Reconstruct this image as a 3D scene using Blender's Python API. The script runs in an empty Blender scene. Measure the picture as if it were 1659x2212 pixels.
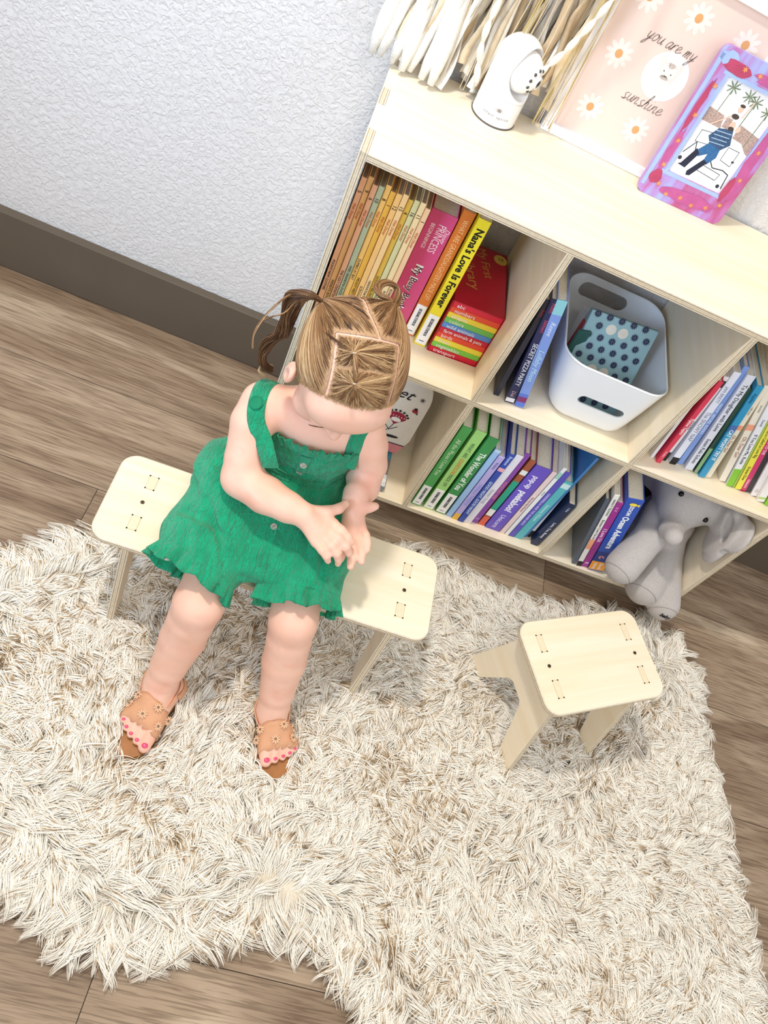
import bpy, bmesh, math, random
import numpy as np
from mathutils import Matrix, Vector, Euler

sc = bpy.context.scene
COL = sc.collection
random.seed(7)
rng = np.random.default_rng(7)

# ------------------------------------------------------------------ camera
CAM = Vector((0.029436, -1.277439, 1.310124))
RX = Vector((0.914648908525231, 0.15951393039733214, 0.37144673930834154))
DN = Vector((0.3489142704568529, -0.7755372123005602, -0.526118678825071))
FW = Vector((0.20414751040648535, 0.6108169434014344, -0.7650009514036978))
cd = bpy.data.cameras.new('camera')
cam = bpy.data.objects.new('camera', cd)
COL.objects.link(cam)
m = Matrix.Identity(4)
for i in range(3):
    m[i][0] = RX[i]; m[i][1] = -DN[i]; m[i][2] = -FW[i]; m[i][3] = CAM[i]
cam.matrix_world = m
cd.sensor_fit = 'AUTO'; cd.sensor_width = 36.0
cd.lens = 1708.82 / 2212 * 36.0
cd.shift_x = -84.05 / 2212; cd.shift_y = 1.08 / 2212
cd.clip_start = 0.02; cd.clip_end = 50
sc.camera = cam

# ------------------------------------------------------------------ light, world, exposure
sc.view_settings.view_transform = 'Standard'
sc.view_settings.look = 'None'
sc.view_settings.gamma = 1.0
sc.view_settings.use_curve_mapping = False
sc.view_settings.exposure = 0.16
w = bpy.data.worlds.new('room_daylight'); sc.world = w; w.use_nodes = True
wb = w.node_tree.nodes['Background']
wb.inputs[0].default_value = (1.0, 0.985, 0.96, 1); wb.inputs[1].default_value = 0.66


def area(name, loc, target, size, energy, color, size_y=None, spread=180):
    l = bpy.data.lights.new(name, 'AREA'); l.shape = 'RECTANGLE' if size_y else 'DISK'
    l.size = size
    if size_y: l.size_y = size_y
    l.energy = energy; l.color = color; l.spread = math.radians(spread)
    o = bpy.data.objects.new(name, l); COL.objects.link(o)
    o.location = loc
    d = Vector(target) - Vector(loc)
    o.rotation_euler = d.to_track_quat('-Z', 'Y').to_euler()
    return o


area('ceiling_lamp_or_fill', (-0.42, -0.62, 2.42), (0.15, -0.55, 0.0), 0.15, 23, (1.0, 0.93, 0.83))
area('ceiling_lamp_or_fill', (0.35, -2.0, 2.42), (0.45, -0.3, 0.3), 0.5, 8, (1.0, 0.95, 0.88))  # added soft fill behind the camera, brightens book spines and other front faces
area('window_light', (-1.4, -2.4, 1.6), (-0.15, 0.0, 0.62), 0.8, 3.4, (0.50, 0.70, 1.0), 0.8, 44)
area('window_light', (2.2, -2.6, 1.9), (0.7, -0.2, 0.5), 1.2, 12, (0.78, 0.87, 1.0), 1.2)


# ------------------------------------------------------------------ materials
def lin(c):
    return c / 12.92 if c <= 0.04045 else ((c + 0.055) / 1.055) ** 2.4


def hx(h):
    h = h.lstrip('#')
    return tuple(lin(int(h[i:i + 2], 16) / 255) for i in (0, 2, 4)) + (1.0,)


_mats = {}


def nodes(name):
    mt = bpy.data.materials.new(name); mt.use_nodes = True
    nt = mt.node_tree
    return mt, nt, nt.nodes['Principled BSDF']


def N(nt, t, **kw):
    n = nt.nodes.new(t)
    for k, v in kw.items():
        if k.startswith('i_'):
            n.inputs[k[2:].replace('_', ' ')].default_value = v
        else:
            setattr(n, k, v)
    return n


def mapped(nt, scale, coord='Object'):
    tc = N(nt, 'ShaderNodeTexCoord'); mp = N(nt, 'ShaderNodeMapping')
    mp.inputs['Scale'].default_value = scale
    nt.links.new(tc.outputs[coord], mp.inputs['Vector'])
    return mp.outputs['Vector']


def ramp(nt, src, stops, interp='LINEAR'):
    r = N(nt, 'ShaderNodeValToRGB'); r.color_ramp.interpolation = interp
    e = r.color_ramp.elements
    e[0].position, e[0].color = stops[0]
    e[1].position, e[1].color = stops[-1]
    for p_, c_ in stops[1:-1]:
        q = e.new(p_); q.color = c_
    nt.links.new(src, r.inputs[0])
    return r.outputs[0]


def mat(color, rough=0.55, var=0.05, scale=60, bump=0.0, bscale=300, sss=0.0, spec=0.4, name=None, metal=0.0, coat=0.0):
    """plain procedural surface: base colour with a little noise variation and optional fine bump"""
    key = (color, rough, var, scale, bump, bscale, sss, spec, metal, coat)
    if key in _mats: return _mats[key]
    mt, nt, b = nodes(name or 'surface_' + color.strip('#'))
    c = hx(color)
    v = mapped(nt, (1, 1, 1))
    n = N(nt, 'ShaderNodeTexNoise', i_Scale=float(scale), i_Detail=3.0)
    nt.links.new(v, n.inputs['Vector'])
    lo = tuple(max(0, x * (1 - var)) for x in c[:3]) + (1,)
    hi = tuple(min(1, x * (1 + var)) for x in c[:3]) + (1,)
    nt.links.new(ramp(nt, n.outputs[0], [(0.3, lo), (0.7, hi)]), b.inputs['Base Color'])
    b.inputs['Roughness'].default_value = rough
    b.inputs['Specular IOR Level'].default_value = spec
    b.inputs['Metallic'].default_value = metal
    b.inputs['Coat Weight'].default_value = coat
    if sss:
        b.inputs['Subsurface Weight'].default_value = sss
        b.inputs['Subsurface Radius'].default_value = (1.0, 0.35, 0.2)
        b.inputs['Subsurface Scale'].default_value = 0.008
    if bump:
        n2 = N(nt, 'ShaderNodeTexNoise', i_Scale=float(bscale), i_Detail=4.0)
        nt.links.new(v, n2.inputs['Vector'])
        bp = N(nt, 'ShaderNodeBump'); bp.inputs['Strength'].default_value = bump; bp.inputs['Distance'].default_value = 0.002
        nt.links.new(n2.outputs[0], bp.inputs['Height']); nt.links.new(bp.outputs[0], b.inputs['Normal'])
    _mats[key] = mt
    return mt


# ------------------------------------------------------------------ geometry helpers
def link(o, parent=None):
    COL.objects.link(o)
    if parent is not None: o.parent = parent
    return o


def tag(o, label=None, cat=None, group=None, kind=None):
    if label: o['label'] = label
    if cat: o['category'] = cat
    if group: o['group'] = group
    if kind: o['kind'] = kind
    return o


def empty(name, M=None, **kw):
    o = bpy.data.objects.new(name, None); o.empty_display_size = 0.03
    COL.objects.link(o)
    if M is not None: o.matrix_world = M
    return tag(o, **kw)


def from_bm(name, bm, mats, parent=None, M=None, smooth=False):
    me = bpy.data.meshes.new(name)
    bm.normal_update()
    bm.to_mesh(me); bm.free()
    for mm in (mats if isinstance(mats, (list, tuple)) else [mats]): me.materials.append(mm)
    if smooth:
        me.polygons.foreach_set('use_smooth', [True] * len(me.polygons))
    o = bpy.data.objects.new(name, me); link(o, parent)
    if M is not None: o.matrix_local = M
    return o


def from_np(name, V, F, mats, parent=None, smooth=True):
    me = bpy.data.meshes.new(name)
    V = np.asarray(V, dtype=np.float32)
    if isinstance(F, np.ndarray):
        k = F.shape[1]
        me.vertices.add(len(V)); me.vertices.foreach_set('co', V.ravel())
        me.loops.add(F.size); me.loops.foreach_set('vertex_index', F.astype(np.int32).ravel())
        me.polygons.add(len(F)); me.polygons.foreach_set('loop_start', np.arange(0, F.size, k, dtype=np.int32))
        me.polygons.foreach_set('loop_total', np.full(len(F), k, dtype=np.int32))
        me.update(calc_edges=True); me.validate()
    else:
        me.from_pydata([tuple(map(float, v)) for v in V], [], F)
    if smooth: me.polygons.foreach_set('use_smooth', [True] * len(me.polygons))
    for mm in (mats if isinstance(mats, (list, tuple)) else [mats]): me.materials.append(mm)
    o = bpy.data.objects.new(name, me); link(o, parent)
    return o


def bm_box(bm, x0, x1, y0, y1, z0, z1, bev=0.0, mi=0, M=None):
    r = bmesh.ops.create_cube(bm, size=1)
    vs = r['verts']
    for v in vs:
        v.co = Vector(((x0 + x1) / 2 + v.co.x * (x1 - x0), (y0 + y1) / 2 + v.co.y * (y1 - y0), (z0 + z1) / 2 + v.co.z * (z1 - z0)))
    fs = set(f for v in vs for f in v.link_faces)
    for f in fs: f.material_index = mi
    if bev:
        es = set(e for v in vs for e in v.link_edges)
        rb = bmesh.ops.bevel(bm, geom=list(es), offset=bev, segments=2, profile=0.5, affect='EDGES', material=mi)
        vs = list(set(rb['verts']) | set(v for v in vs if v.is_valid))
    if M is not None: bmesh.ops.transform(bm, matrix=M, verts=[v for v in vs if v.is_valid])
    return vs


def box(name, x0, x1, y0, y1, z0, z1, mt, parent=None, bev=0.0, M=None):
    bm = bmesh.new(); bm_box(bm, x0, x1, y0, y1, z0, z1, bev)
    return from_bm(name, bm, mt, parent, M)


def rrect(x0, x1, y0, y1, r, n=6):
    pts = []
    for cx, cy, a0 in ((x1 - r, y1 - r, 0), (x0 + r, y1 - r, 90), (x0 + r, y0 + r, 180), (x1 - r, y0 + r, 270)):
        for k in range(n + 1):
            a = math.radians(a0 + 90 * k / n)
            pts.append((cx + r * math.cos(a), cy + r * math.sin(a)))
    return pts


def ply(name, outline, thick, mats, parent=None, M=None, holes=(), bev=0.0012):
    """sheet of plywood: flat outline, given thickness (z 0..thick), edge faces carry uv.v across the layers"""
    bm = bmesh.new(); uv = bm.loops.layers.uv.new('UVMap')
    levels = [(0, bev), (bev, 0), (thick - bev, 0), (thick, bev)] if bev else [(0, 0), (thick, 0)]
    n = len(outline)
    nrm = []
    for i in range(n):
        a, b, c = outline[i - 1], outline[i], outline[(i + 1) % n]
        e1 = Vector((b[0] - a[0], b[1] - a[1])); e2 = Vector((c[0] - b[0], c[1] - b[1]))
        if e1.length < 1e-9: e1 = e2
        if e2.length < 1e-9: e2 = e1
        e1.normalize(); e2.normalize()
        q = Vector((e1.y + e2.y, -e1.x - e2.x))
        if q.length > 1e-9: q.normalize()
        nrm.append(q)
    area_ = sum(outline[i - 1][0] * outline[i][1] - outline[i][0] * outline[i - 1][1] for i in range(n))
    sg = 1 if area_ > 0 else -1
    rings = []
    for z, ins in levels:
        rings.append([bm.verts.new((outline[i][0] - nrm[i].x * ins * sg, outline[i][1] - nrm[i].y * ins * sg, z)) for i in range(n)])
    for k in range(len(rings) - 1):
        for i in range(n):
            j = (i + 1) % n
            f = bm.faces.new((rings[k][i], rings[k][j], rings[k + 1][j], rings[k + 1][i]))
            f.material_index = 1
            for lp in f.loops: lp[uv].uv = (0, lp.vert.co.z / thick)
    bm.faces.new(rings[-1]); bm.faces.new(list(reversed(rings[0])))
    bmesh.ops.recalc_face_normals(bm, faces=bm.faces)
    return from_bm(name, bm, mats, parent, M)


def frame_M(origin, xa, ya, za):
    M = Matrix.Identity(4)
    for i in range(3):
        M[i][0] = xa[i]; M[i][1] = ya[i]; M[i][2] = za[i]; M[i][3] = origin[i]
    return M


def tube(name, pts, rad, mt, parent=None, seg=8, closed=False, M=None, caps=True):
    """swept tube; rad a number or list per point"""
    P_ = [Vector(p) for p in pts]; n = len(P_)
    R_ = rad if isinstance(rad, (list, tuple, np.ndarray)) else [rad] * n
    bm = bmesh.new(); rings = []
    up = None
    for i in range(n):
        a = P_[(i - 1) % n] if (closed or i > 0) else P_[i]
        b = P_[(i + 1) % n] if (closed or i < n - 1) else P_[i]
        t = (b - a).normalized()
        if up is None:
            up = t.orthogonal().normalized()
        up = (up - t * up.dot(t))
        up = up.normalized() if up.length > 1e-6 else t.orthogonal().normalized()
        s = t.cross(up)
        rings.append([bm.verts.new(P_[i] + (up * math.cos(2 * math.pi * k / seg) + s * math.sin(2 * math.pi * k / seg)) * R_[i]) for k in range(seg)])
    for i in range(n if closed else n - 1):
        A, B = rings[i], rings[(i + 1) % n]
        for k in range(seg):
            bm.faces.new((A[k], A[(k + 1) % seg], B[(k + 1) % seg], B[k]))
    if caps and not closed:
        bm.faces.new(rings[-1]); bm.faces.new(list(reversed(rings[0])))
    bmesh.ops.recalc_face_normals(bm, faces=bm.faces)
    return from_bm(name, bm, mt, parent, M, smooth=True)


def catmull(pts, k=6, closed=False):
    P_ = [Vector(p) for p in pts]; n = len(P_); out = []
    rngi = range(n if closed else n - 1)
    for i in rngi:
        p0 = P_[(i - 1) % n] if (closed or i > 0) else P_[0]
        p1 = P_[i]; p2 = P_[(i + 1) % n]
        p3 = P_[(i + 2) % n] if (closed or i + 2 < n) else P_[-1]
        for s in range(k):
            t = s / k
            out.append(0.5 * ((2 * p1) + (p2 - p0) * t + (2 * p0 - 5 * p1 + 4 * p2 - p3) * t * t + (-p0 + 3 * p1 - 3 * p2 + p3) * t ** 3))
    if not closed: out.append(P_[-1])
    return out


TEXTS = []


def text(name, s, M, size, mt, parent, maxlen=None, maxh=None, shear=0.0, ext=0.00015, bold=0.0, align='CENTER', space=1.0):
    c = bpy.data.curves.new(name, 'FONT'); c.body = s; c.size = size; c.extrude = ext; c.shear = shear
    c.offset = bold * size; c.align_x = align; c.align_y = 'CENTER'; c.resolution_u = 2
    c.space_character = space
    c.materials.append(mt)
    o = bpy.data.objects.new(name, c); link(o, parent); o.matrix_local = M
    TEXTS.append((o, maxlen, maxh))
    return o


# surface nets on a signed distance field ---------------------------------------------------
class SDF:
    def __init__(s, lo, hi, h):
        s.lo = np.array(lo, float); s.h = h
        s.n = np.ceil((np.array(hi) - s.lo) / h).astype(int) + 1
        s.F = np.full(s.n, 0.05, dtype=np.float32)

    def _win(s, lo, hi):
        a = np.clip(np.floor((np.array(lo) - s.lo) / s.h).astype(int), 0, s.n)
        b = np.clip(np.ceil((np.array(hi) - s.lo) / s.h).astype(int) + 1, 0, s.n)
        ax = [s.lo[i] + s.h * np.arange(a[i], b[i]) for i in range(3)]
        X, Y, Z = np.meshgrid(*ax, indexing='ij')
        return (slice(a[0], b[0]), slice(a[1], b[1]), slice(a[2], b[2])), X, Y, Z

    def _put(s, sl, d, k, op):
        f = s.F[sl]
        if op == 'add':
            if k <= 0: s.F[sl] = np.minimum(f, d)
            else:
                hh = np.clip(0.5 + 0.5 * (f - d) / k, 0, 1)
                s.F[sl] = f * (1 - hh) + d * hh - k * hh * (1 - hh)
        else:
            d = -d
            if k <= 0: s.F[sl] = np.maximum(f, d)
            else:
                hh = np.clip(0.5 - 0.5 * (f - d) / k, 0, 1)
                s.F[sl] = f * (1 - hh) + d * hh + k * hh * (1 - hh)

    def cap(s, a, b, ra, rb=None, k=0.01, op='add'):
        rb = ra if rb is None else rb
        a = np.array(a, float); b = np.array(b, float); pad = max(ra, rb) + k + 4 * s.h
        sl, X, Y, Z = s._win(np.minimum(a, b) - pad, np.maximum(a, b) + pad)
        if X.size == 0: return s
        ab = b - a; L2 = max(ab @ ab, 1e-12)
        t = np.clip(((X - a[0]) * ab[0] + (Y - a[1]) * ab[1] + (Z - a[2]) * ab[2]) / L2, 0, 1)
        d = np.sqrt((X - a[0] - t * ab[0]) ** 2 + (Y - a[1] - t * ab[1]) ** 2 + (Z - a[2] - t * ab[2]) ** 2) - (ra + (rb - ra) * t)
        s._put(sl, d.astype(np.float32), k, op); return s

    def chain(s, pts, rs, k=0.006, op='add'):
        """tapered limb through several joints, blended as one piece"""
        P_ = np.array([np.array(p, float) for p in pts]); pad = max(rs) + k + 4 * s.h
        sl, X, Y, Z = s._win(P_.min(0) - pad, P_.max(0) + pad)
        if X.size == 0: return s
        D = None
        for i in range(len(P_) - 1):
            a, b = P_[i], P_[i + 1]; ab = b - a; L2 = max(ab @ ab, 1e-12)
            t = np.clip(((X - a[0]) * ab[0] + (Y - a[1]) * ab[1] + (Z - a[2]) * ab[2]) / L2, 0, 1)
            d = np.sqrt((X - a[0] - t * ab[0]) ** 2 + (Y - a[1] - t * ab[1]) ** 2 + (Z - a[2] - t * ab[2]) ** 2) - (rs[i] + (rs[i + 1] - rs[i]) * t)
            if D is None: D = d
            else:
                kk = 0.004; hh = np.clip(0.5 + 0.5 * (D - d) / kk, 0, 1); D = D * (1 - hh) + d * hh - kk * hh * (1 - hh)
        s._put(sl, D.astype(np.float32), k, op); return s

    def ell(s, c, r, R=None, k=0.01, op='add'):
        c = np.array(c, float); r = np.array(r, float); R = np.eye(3) if R is None else np.array(R, float)  # columns = axes
        pad = r.max() + k + 4 * s.h
        sl, X, Y, Z = s._win(c - pad, c + pad)
        if X.size == 0: return s
        P_ = [X - c[0], Y - c[1], Z - c[2]]
        q = [sum(R[j, i] * P_[j] for j in range(3)) for i in range(3)]
        k0 = np.sqrt(sum((q[i] / r[i]) ** 2 for i in range(3))); k1 = np.sqrt(sum((q[i] / r[i] ** 2) ** 2 for i in range(3)))
        d = k0 * (k0 - 1) / np.maximum(k1, 1e-9)
        s._put(sl, np.clip(d, -0.05, 0.2).astype(np.float32), k, op); return s

    def plane(s, p, n, k=0.0, lo=None, hi=None):
        """cut away the side the normal points to"""
        n = np.array(n, float); n /= np.linalg.norm(n)
        sl, X, Y, Z = s._win(s.lo if lo is None else lo, s.lo + s.h * s.n if hi is None else hi)
        d = (X - p[0]) * n[0] + (Y - p[1]) * n[1] + (Z - p[2]) * n[2]
        s._put(sl, (-d).astype(np.float32), k, 'sub'); return s

    def mesh(s, smooth=1):
        F = s.F; n = s.n
        idx = -np.ones(n - 1, dtype=np.int64)
        S = F < 0
        c = np.zeros(n - 1, dtype=np.int8)
        for dx in (0, 1):
            for dy in (0, 1):
                for dz in (0, 1):
                    c += S[dx:n[0] - 1 + dx, dy:n[1] - 1 + dy, dz:n[2] - 1 + dz]
        act = np.argwhere((c > 0) & (c < 8))
        idx[tuple(act.T)] = np.arange(len(act))
        acc = np.zeros((len(act), 3)); cnt = np.zeros(len(act))
        cor = [(0, 0, 0), (1, 0, 0), (0, 1, 0), (1, 1, 0), (0, 0, 1), (1, 0, 1), (0, 1, 1), (1, 1, 1)]
        for i, a in enumerate(cor):
            for ax in range(3):
                if a[ax]: continue
                b = list(a); b[ax] = 1
                fa = F[tuple((act + a).T)]; fb = F[tuple((act + b).T)]
                mk = (fa < 0) != (fb < 0)
                t = np.where(mk, fa / np.where(mk, fa - fb, 1), 0)
                p_ = np.array(a, float)[None, :].repeat(len(act), 0); p_[:, ax] += t
                acc[mk] += p_[mk]; cnt[mk] += 1
        V = s.lo + s.h * (act + acc / cnt[:, None])
        faces = []
        for ax in range(3):
            o1, o2 = [(1, 2), (2, 0), (0, 1)][ax]
            A = [slice(1, -1)] * 3; A[ax] = slice(0, n[ax] - 1)
            B = list(A); B[ax] = slice(1, n[ax])
            A[o1] = B[o1] = slice(1, n[o1] - 1); A[o2] = B[o2] = slice(1, n[o2] - 1)
            sa, sb = S[tuple(A)], S[tuple(B)]
            for flip in (0, 1):
                mk = (sa & ~sb) if not flip else (~sa & sb)
                e = np.argwhere(mk)
                if not len(e): continue
                e[:, o1] += 1; e[:, o2] += 1
                q = []
                for d1, d2 in ((-1, -1), (0, -1), (0, 0), (-1, 0)):
                    g = e.copy(); g[:, o1] += d1; g[:, o2] += d2
                    q.append(idx[tuple(g.T)])
                q = np.stack(q, 1)
                if flip: q = q[:, ::-1]
                faces.append(q)
        Fc = np.concatenate(faces)
        Fc = Fc[(Fc >= 0).all(1)]
        for _ in range(smooth):
            s1 = np.zeros_like(V); w1 = np.zeros(len(V))
            for i in range(4):
                for j in ((i + 1) % 4, (i + 3) % 4):
                    np.add.at(s1, Fc[:, i], V[Fc[:, j]]); np.add.at(w1, Fc[:, i], 1)
            V = 0.5 * V + 0.5 * s1 / np.maximum(w1, 1)[:, None]
        return V, Fc


# shelf frame: x to the right along the shelf, y back towards the wall, z up
PS = 0.02387
SH = Matrix.Translation((0, -0.31283, 0)) @ Matrix.Rotation(PS, 4, 'Z')


def shv(x, y, z): return SH @ Vector((x, y, z))


# ------------------------------------------------------------------ wood and room materials
def wood(name, a, b, sc=(1.2, 22, 22), rough=0.45, gr=0.5):
    mt, nt, p = nodes(name)
    v = mapped(nt, sc)
    n = N(nt, 'ShaderNodeTexNoise', i_Scale=2.2, i_Detail=6.0, i_Distortion=0.6); nt.links.new(v, n.inputs['Vector'])
    nt.links.new(ramp(nt, n.outputs[0], [(0.3, hx(a)), (0.75, hx(b))]), p.inputs['Base Color'])
    p.inputs['Roughness'].default_value = rough
    p.inputs['Specular IOR Level'].default_value = 0.3
    return mt


PLYF = wood('birch_veneer', '#f0dfbf', '#f8ecd6')


def edge_mat():
    mt, nt, p = nodes('plywood_edge')
    u = N(nt, 'ShaderNodeUVMap'); s = N(nt, 'ShaderNodeSeparateXYZ')
    nt.links.new(u.outputs[0], s.inputs[0])
    A, B, Cc = hx('#f3e7cf'), hx('#bda582'), hx('#ddc9a6')
    st = [(0.0, A), (0.16, A), (0.17, B), (0.30, B), (0.31, A), (0.42, A), (0.43, Cc), (0.56, Cc), (0.57, A), (0.69, A), (0.70, B), (0.83, B), (0.84, A), (1.0, A)]
    base = ramp(nt, s.outputs[1], st)
    v = mapped(nt, (60, 60, 60)); n = N(nt, 'ShaderNodeTexNoise', i_Scale=3.0, i_Detail=4.0); nt.links.new(v, n.inputs['Vector'])
    mx = N(nt, 'ShaderNodeMixRGB', blend_type='MULTIPLY'); mx.inputs[0].default_value = 0.35
    nt.links.new(base, mx.inputs[1]); nt.links.new(n.outputs[0], mx.inputs[2])
    nt.links.new(mx.outputs[0], p.inputs['Base Color'])
    p.inputs['Roughness'].default_value = 0.7
    return mt


PLYE = edge_mat()
PLY = [PLYF, PLYE]


def wall_mat():
    mt, nt, p = nodes('textured_white_paint')
    p.inputs['Base Color'].default_value = hx('#dad7d4')
    p.inputs['Roughness'].default_value = 0.75
    v = mapped(nt, (1, 1, 1))
    n = N(nt, 'ShaderNodeTexNoise', i_Scale=95.0, i_Detail=5.0, i_Distortion=1.2); nt.links.new(v, n.inputs['Vector'])
    vo = N(nt, 'ShaderNodeTexVoronoi', i_Scale=130.0); vo.feature = 'SMOOTH_F1'; nt.links.new(v, vo.inputs['Vector'])
    ad = N(nt, 'ShaderNodeMath', operation='ADD'); nt.links.new(ramp(nt, n.outputs[0], [(0.42, (0, 0, 0, 1)), (0.56, (1, 1, 1, 1))]), ad.inputs[0]); nt.links.new(vo.outputs[0], ad.inputs[1])
    bp = N(nt, 'ShaderNodeBump'); bp.inputs['Strength'].default_value = 0.55; bp.inputs['Distance'].default_value = 0.0016
    nt.links.new(ad.outputs[0], bp.inputs['Height']); nt.links.new(bp.outputs[0], p.inputs['Normal'])
    return mt


def floor_mat():
    mt, nt, p = nodes('oak_vinyl_planks')
    u = N(nt, 'ShaderNodeUVMap'); at = N(nt, 'ShaderNodeAttribute'); at.attribute_name = 'tone'
    mp = N(nt, 'ShaderNodeMapping'); mp.inputs['Scale'].default_value = (1, 1, 1)
    nt.links.new(u.outputs[0], mp.inputs['Vector'])
    sp = N(nt, 'ShaderNodeCombineXYZ'); nt.links.new(at.outputs['Fac'], sp.inputs[2])
    va = N(nt, 'ShaderNodeVectorMath', operation='MULTIPLY_ADD')
    va.inputs[1].default_value = (0, 0, 7.3); 
    nt.links.new(sp.outputs[0], va.inputs[0]); nt.links.new(mp.outputs[0], va.inputs[2])
    # long soft figure
    m1 = N(nt, 'ShaderNodeMapping'); m1.inputs['Scale'].default_value = (1.0, 7, 1); nt.links.new(va.outputs[0], m1.inputs['Vector'])
    n1 = N(nt, 'ShaderNodeTexNoise', i_Scale=1.5, i_Detail=3.0, i_Distortion=0.8); nt.links.new(m1.outputs[0], n1.inputs['Vector'])
    # fine pores
    m2 = N(nt, 'ShaderNodeMapping'); m2.inputs['Scale'].default_value = (9, 190, 1); nt.links.new(va.outputs[0], m2.inputs['Vector'])
    n2 = N(nt, 'ShaderNodeTexNoise', i_Scale=1.6, i_Detail=5.0, i_Distortion=0.5); nt.links.new(m2.outputs[0], n2.inputs['Vector'])
    # cathedral rings
    m3 = N(nt, 'ShaderNodeMapping'); m3.inputs['Scale'].default_value = (0.9, 5.5, 1); nt.links.new(va.outputs[0], m3.inputs['Vector'])
    n3 = N(nt, 'ShaderNodeTexNoise', i_Scale=1.1, i_Detail=1.0); nt.links.new(m3.outputs[0], n3.inputs['Vector'])
    mu = N(nt, 'ShaderNodeMath', operation='MULTIPLY'); mu.inputs[1].default_value = 34.0; nt.links.new(n3.outputs[0], mu.inputs[0])
    si = N(nt, 'ShaderNodeMath', operation='SINE'); nt.links.new(mu.outputs[0], si.inputs[0])
    c1 = ramp(nt, n1.outputs[0], [(0.22, hx('#8f7a66')), (0.5, hx('#b5a18c')), (0.8, hx('#d8c8b2'))])
    c2 = ramp(nt, n2.outputs[0], [(0.38, hx('#8d7c6c')), (0.56, hx('#ffffff'))])
    c3 = ramp(nt, si.outputs[0], [(0.0, hx('#c9beb2')), (0.7, hx('#ffffff'))])
    x1 = N(nt, 'ShaderNodeMixRGB', blend_type='MULTIPLY'); x1.inputs[0].default_value = 0.55
    nt.links.new(c1, x1.inputs[1]); nt.links.new(c2, x1.inputs[2])
    x2 = N(nt, 'ShaderNodeMixRGB', blend_type='MULTIPLY'); x2.inputs[0].default_value = 0.45
    nt.links.new(x1.outputs[0], x2.inputs[1]); nt.links.new(c3, x2.inputs[2])
    # tone per plank
    tn = ramp(nt, at.outputs['Fac'], [(0.0, hx('#d0c7be')), (1.0, hx('#fffdf8'))])
    x3 = N(nt, 'ShaderNodeMixRGB', blend_type='MULTIPLY'); x3.inputs[0].default_value = 1.0
    nt.links.new(x2.outputs[0], x3.inputs[1]); nt.links.new(tn, x3.inputs[2])
    nt.links.new(x3.outputs[0], p.inputs['Base Color'])
    p.inputs['Roughness'].default_value = 0.48; p.inputs['Specular IOR Level'].default_value = 0.35
    bp = N(nt, 'ShaderNodeBump'); bp.inputs['Strength'].default_value = 0.25; bp.inputs['Distance'].default_value = 0.001
    nt.links.new(n2.outputs[0], bp.inputs['Height']); nt.links.new(bp.outputs[0], p.inputs['Normal'])
    return mt


# ------------------------------------------------------------------ room shell
def build_floor():
    bm = bmesh.new(); uv = bm.loops.layers.uv.new('UVMap'); tone = bm.faces.layers.float.new('tone')
    W = 0.2288; y0 = -0.4520
    rows = [y0 + W * k for k in range(-12, 3)]
    joints = {-0: -0.235, }
    rr = random.Random(3)
    tones = {}
    for yb in rows:
        yt = min(yb + W, 0.02)
        if yb >= 0.0: continue
        k = round((yb - y0) / W)
        jx = {-1: -0.235, -4: 0.059, -3: 0.40, 0: 1.9, 1: -0.9, -2: 1.6}.get(k, rr.uniform(-1, 1))
        xs = [jx + 1.22 * i for i in range(-4, 6)]
        for a, b in zip(xs[:-1], xs[1:]):
            a2, b2 = max(a, -3.4), min(b, 4.4)
            if b2 <= a2: continue
            g = 0.0006
            q = [(a2 + g, yb + g), (b2 - g, yb + g), (b2 - g, yt - g), (a2 + g, yt - g)]
            vs = [bm.verts.new((x, y, 0)) for x, y in q]
            f = bm.faces.new(vs)
            t = {(1, 0): .55, (0, 0): .75, (-1, 0): .25, (-1, 1): .5}.get((k, 0 if a < 0 else 1), rr.uniform(0.2, 1.0))
            f[tone] = t
            off = (rr.uniform(0, 9), rr.uniform(0, 9))
            for lp in f.loops: lp[uv].uv = (lp.vert.co.x + off[0], lp.vert.co.y + off[1])
            # thin dark groove around each plank
            w2 = [bm.verts.new((x, y, -0.0012)) for x, y in [(a2, yb), (b2, yb), (b2, yt), (a2, yt)]]
            for i in range(4):
                j = (i + 1) % 4
                ff = bm.faces.new((w2[i], w2[j], vs[j], vs[i])); ff.material_index = 1
    o = from_bm('floor', bm, [floor_mat(), mat('#4a3f36', 0.8, name='plank_groove')])
    tag(o, 'grey brown oak plank floor', 'floor', kind='structure')
    return o


build_floor()
wb_ = box('wall_back', -3.4, 4.4, 0, 0.1, 0.0, 2.6, wall_mat()); tag(wb_, 'textured white painted wall behind the shelf', 'wall', kind='structure')
bb = bmesh.new()
bm_box(bb, -3.4, 4.4, -0.0205, -0.0005, 0.004, 0.1412, 0.0012)
bm_box(bb, -3.4, 4.4, -0.0170, -0.0005, 0.0, 0.0035, 0)
o = from_bm('baseboard_back', bb, mat('#5f5447', 0.32, 0.04, 8, name='taupe_painted_baseboard'))
tag(o, 'taupe painted baseboard along the white wall', 'baseboard', kind='structure')

# ------------------------------------------------------------------ bookshelf
T = 0.01122; DEP = 0.2918; SW = 0.9490; HH = 0.75
X1 = 0.31417; X2 = 0.62145; ZM = 0.42171; ZB = 0.09216
shelf = empty('bookshelf', SH, label='birch plywood bookshelf with six open cubbies standing against the wall', cat='bookshelf')
ry = Matrix(((0, 0, 1, 0), (0, 1, 0, 0), (-1, 0, 0, 0), (0, 0, 0, 1)))   # local z -> world x, local x -> -z


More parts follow.
